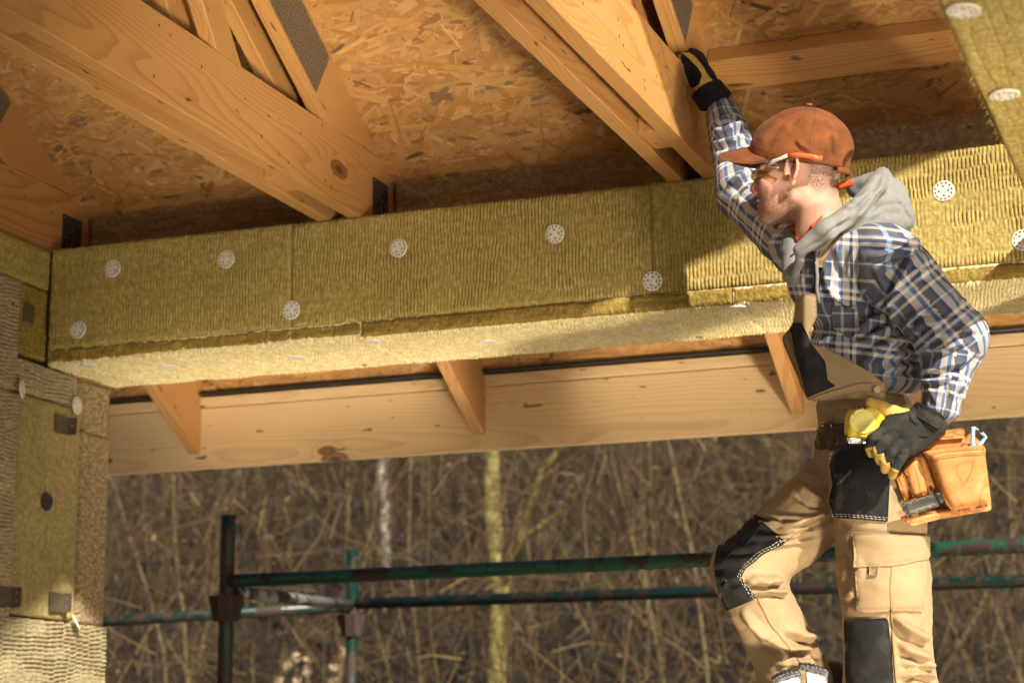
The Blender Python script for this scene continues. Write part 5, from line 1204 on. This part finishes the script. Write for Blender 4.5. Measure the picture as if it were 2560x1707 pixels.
# ---- things the worker carries
M['yellow'] = plain('yellow_plastic', (.80, .58, .03), .35, var=.04, scale=90, bump=.03); M['pale_yellow'] = plain('pale_yellow_label', (.83, .72, .18), .4, var=.05); M['leather'] = plain('orange_leather', (.50, .205, .052), .62, var=.2, scale=35, bump=.2, dirt=(.56, .29, .12, .58)); M['leather_dark'] = plain('leather_edge', (.30, .10, .02), .6)
M['blue_metal'] = plain('pale_blue_tool', (.35, .55, .75), .35, .2); M['gun'] = plain('dark_steel_loop', (.05, .048, .042), .38, .5, var=.3, scale=60)
tm = empty('tape_measure', tuple(dep(2158, 1053, 4.78)), 'yellow tape measure held at the belt by the gloved hand', 'tape measure')
bd_ = pillow('case', c2((516, 480), (522, 300), (560, 205), (640, 168), (790, 168), (890, 215), (935, 285), (900, 400), (735, 525)), -.225, .048, .012, M['yellow'], tm, edge=10, step=5, rnd=8); S_t = S_of(bd_)
patch('label_disc', S_t, [(2158.5+33*math.cos(a), 1053+30*math.sin(a)) for a in np.linspace(0, 6.283, 33)[:-1]], M['pale_yellow'], tm, .003, step=5, rnd=0, bulge=.001)
pillow('hook_plate', c2((512, 495), (620, 495), (735, 535), (720, 555), (530, 560)), -.228, .040, .004, M['chrome'], tm, edge=5, step=4, rnd=2)
for x in (595, 655, 712): pillow('grip_notch', c2((x-12, 190), (x-6, 165), (x+14, 160), (x+10, 182)), -.238, .03, .002, M['plastic_black'], tm, edge=3, step=4, rnd=1)

tpo = empty('tool_pouch', tuple(dep(2390, 1250, 4.8)), 'orange leather tool pouch with stitched pockets hanging from the belt', 'tool pouch')
pillow('back_panel', c2((1055, 920), (1200, 700), (1340, 590), (1480, 500), (1600, 415), (1790, 392), (1800, 520), (1860, 440), (1990, 560), (2085, 1215), (2065, 1290), (1470, 1392), (1225, 1458), (1110, 1372)), -.155, .016, .008, M['leather'], tpo, rnd=8)
pillow('top_strip', c2((1520, 470), (1790, 392), (1802, 495), (1560, 515), (1470, 520)), -.175, .012, .004, M['leather'], tpo, edge=6, rnd=4)
s1 = pillow('slot_pocket', c2((1042, 935), (1100, 865), (1210, 860), (1230, 1160), (1140, 1200)), -.185, .02, .012, M['leather'], tpo, edge=12, rnd=5)
s2 = pillow('slot_pocket', c2((1130, 860), (1205, 740), (1270, 700), (1400, 930), (1420, 1110), (1225, 1170)), -.195, .03, .020, M['leather'], tpo, edge=18, rnd=5)
pillow('slot_pocket', c2((1265, 700), (1330, 650), (1400, 760), (1500, 1060), (1440, 1080), (1380, 950), (1330, 920)), -.192, .03, .016, M['leather'], tpo, edge=14, rnd=5)
def lip(x, y): return -.20
pillow('bottom_lip', c2((1108, 1372), (1200, 1330), (1470, 1290), (1700, 1270), (2085, 1205), (2086, 1282), (1700, 1330), (1470, 1392), (1225, 1458)), -.205, .05, .012, M['leather'], tpo, edge=10, rnd=6)
fpk = pillow('front_pocket', c2((1345, 650), (1560, 625), (2015, 575), (2020, 700), (2045, 900), (2082, 1205), (2000, 1230), (1660, 1292), (1600, 1230), (1530, 1080), (1410, 745)), -.225, .06, .030, M['leather'], tpo, edge=26, rnd=8); S_fp = S_of(fpk)
patch('pocket_band', S_fp, c2((1345, 650), (1560, 622), (2015, 576), (2018, 672), (1700, 700), (1392, 742)), M['leather'], fpk, .003, rnd=2, step=6)
stitch('leather_stitching', S_fp, [c2((1400, 690), (1600, 655), (2010, 620)), c2((1410, 725), (1600, 690), (2012, 655)), c2((1700, 800), (1790, 755), (1890, 765), (1870, 860), (1800, 1005), (1720, 900), (1700, 800)), c2((1530, 1045), (1620, 1050), (1720, 1130), (1770, 1240)), c2((1960, 1225), (1975, 1080), (2050, 980))], M['thread_brown'], fpk, dash=3.4, gap=2, r=.0008, off=.0045)
S_s2 = S_of(s2); stitch('leather_stitching', S_s2, [c2((1140, 870), (1180, 1020), (1220, 1160)), c2((1240, 790), (1290, 960), (1320, 1120))], M['thread_brown'], s2, dash=3.4, gap=2, r=.0008, off=.001)
S_s1 = S_of(s1); stitch('leather_stitching', S_s1, [c2((1055, 945), (1100, 1080), (1135, 1185))], M['thread_brown'], s1, dash=3.4, gap=2, r=.0008, off=.001)
pillow('hammer_loop', c2((1112, 1212), (1200, 1185), (1462, 1098), (1525, 1235), (1300, 1310), (1160, 1352)), -.232, .004, .004, M['gun'], tpo, edge=8, rnd=3)
pillow('hammer_loop', c2((1466, 1098), (1530, 1075), (1590, 1205), (1526, 1235)), -.222, .004, .002, M['gun'], tpo, edge=6, rnd=1)
tl = empty('wire_tool', tuple(dep(2440, 1100, 4.78)), 'pale blue hooked metal tool sticking out of the leather pouch', 'hand tool')
pillow('jaw', c2((1858, 590), (1868, 382), (1905, 374), (1946, 400), (1944, 416), (1908, 402), (1903, 545), (1925, 600)), -.215, .006, .002, M['blue_metal'], tl, edge=3, step=4, rnd=1, smooth=False)
pillow('jaw', c2((1915, 600), (1960, 545), (2010, 488), (1965, 445), (1978, 440), (1988, 455), (1998, 430), (2040, 492), (1975, 590)), -.205, .006, .002, M['blue_metal'], tl, edge=3, step=4, rnd=1, smooth=False)
pillow('handle', c2((1758, 590), (1785, 552), (1850, 560), (1870, 600)), -.205, .01, .003, plain('red_grip', (.55, .12, .05), .4), tl, edge=4, step=4, rnd=3)

# ---- boots, ladder and stand below the frame
M['boot'] = plain('black_boot_leather', (.02, .018, .017), .5); M['boot_tan'] = plain('tan_boot_leather', (.42, .24, .08), .6)
V, F = sdf_mesh([c_((2085, 1685, .10), (2100, 1760, .10), 36, 44), c_((2095, 1760, .10), (2070, 1860, .10), 50, 48), c_((2060, 1870, .09), (1900, 1890, .05), 48, 40)], .006, .03); body_obj('boot', to_world(V), F, M['boot'], man)
V, F = sdf_mesh([c_((2112, 1722, .075), (2120, 1790, .08), 20, 36)], .005, 0); body_obj('boot_panel', to_world(V), F, M['boot_tan'], man)
V, F = sdf_mesh([c_((2222, 2040, -.05), (2220, 2150, -.05), 70, 62), c_((2210, 2150, -.05), (2060, 2175, -.08), 52, 42)], .006, .03); body_obj('boot', to_world(V), F, M['boot'], man)
ld = empty('stepladder', tuple(dep(1985, 3300, 4.85)), 'aluminium stepladder whose black serrated rail caps show in front of the raised leg', 'ladder')
M['alu'] = plain('scuffed_aluminium', (.78, .77, .74), .35, .85, var=.12, scale=30, dirt=(.25, .23, .2, .66)); cb = lambda *p: K(p, (1860, 1560), 7.84)
gz = .06
for body, capp, dd in ((cb((640, 1130), (1070, 1000), (1130, 1085), (1210, 2400), (800, 2500)), cb((566, 1090), (585, 1072), (618, 1062), (635, 1035), (668, 1035), (690, 1000), (735, 1000), (765, 968), (805, 968), (840, 938), (885, 940), (925, 912), (980, 920), (1010, 908), (1095, 922), (1132, 985), (1115, 1010), (650, 1150), (610, 1160)), -.135), (cb((1230, 925), (1640, 1020), (1590, 2450), (1310, 2450)), cb((1100, 880), (1112, 800), (1180, 795), (1210, 808), (1250, 790), (1290, 820), (1330, 798), (1375, 832), (1415, 812), (1455, 855), (1500, 838), (1540, 882), (1590, 870), (1670, 935), (1660, 1010), (1600, 1010), (1250, 930), (1130, 905)), -.115)):
    rl = pillow('rail', body, dd, .028, .004, M['alu'], ld, edge=5, step=9, rnd=2)
    cpp = pillow('rail_cap', capp, dd-.006, .042, .004, M['plastic_black'], ld, edge=3, step=4, rnd=0)
    pillow('cap_rib', [(x*1.0, y+5) for x, y in capp[2:-4]]+[(capp[-4][0]-4, capp[-4][1]-8), (capp[1][0]+6, capp[1][1]+9)], dd-.012, .004, .002, M['alu'], cpp, edge=3, step=4, rnd=0) if False else None
    b0 = dep(*body[-1], D0+dd); b1 = dep(*body[-2], D0+dd); c0 = (b0+b1)/2
    tube('rail_leg', [c0+CF*.014, np.array([c0[0]+.05, c0[1]+.02, gz])], .02, M['alu'], ld, n=8)
for z in (1.42, 1.15, .88, .6, .33):
    a = dep(1985, 1800, 4.88); box('rung', (a[0]-.02, a[1]-.03, z), (a[0]+.24, a[1]+.03, z+.028), M['alu'], ld)
bx_ = to_world(mp(2150, 2215, -.05)); zt = float(bx_[2])
pt = empty('work_platform', (float(bx_[0]), float(bx_[1]), .06), 'timber work platform the worker stands on, below the picture edge', 'platform')
for i in range(3): box('plank', (bx_[0]-.55, bx_[1]-.3+i*.2, zt-.04), (bx_[0]+.55, bx_[1]-.105+i*.2, zt), M['wood_pale'], pt)
for sx_ in (-.5, .42):
    for sy__ in (-.28, .22): box('leg', (bx_[0]+sx_, bx_[1]+sy__, .06), (bx_[0]+sx_+.08, bx_[1]+sy__+.06, zt-.042), M['wood_pale'], pt, axis=2)
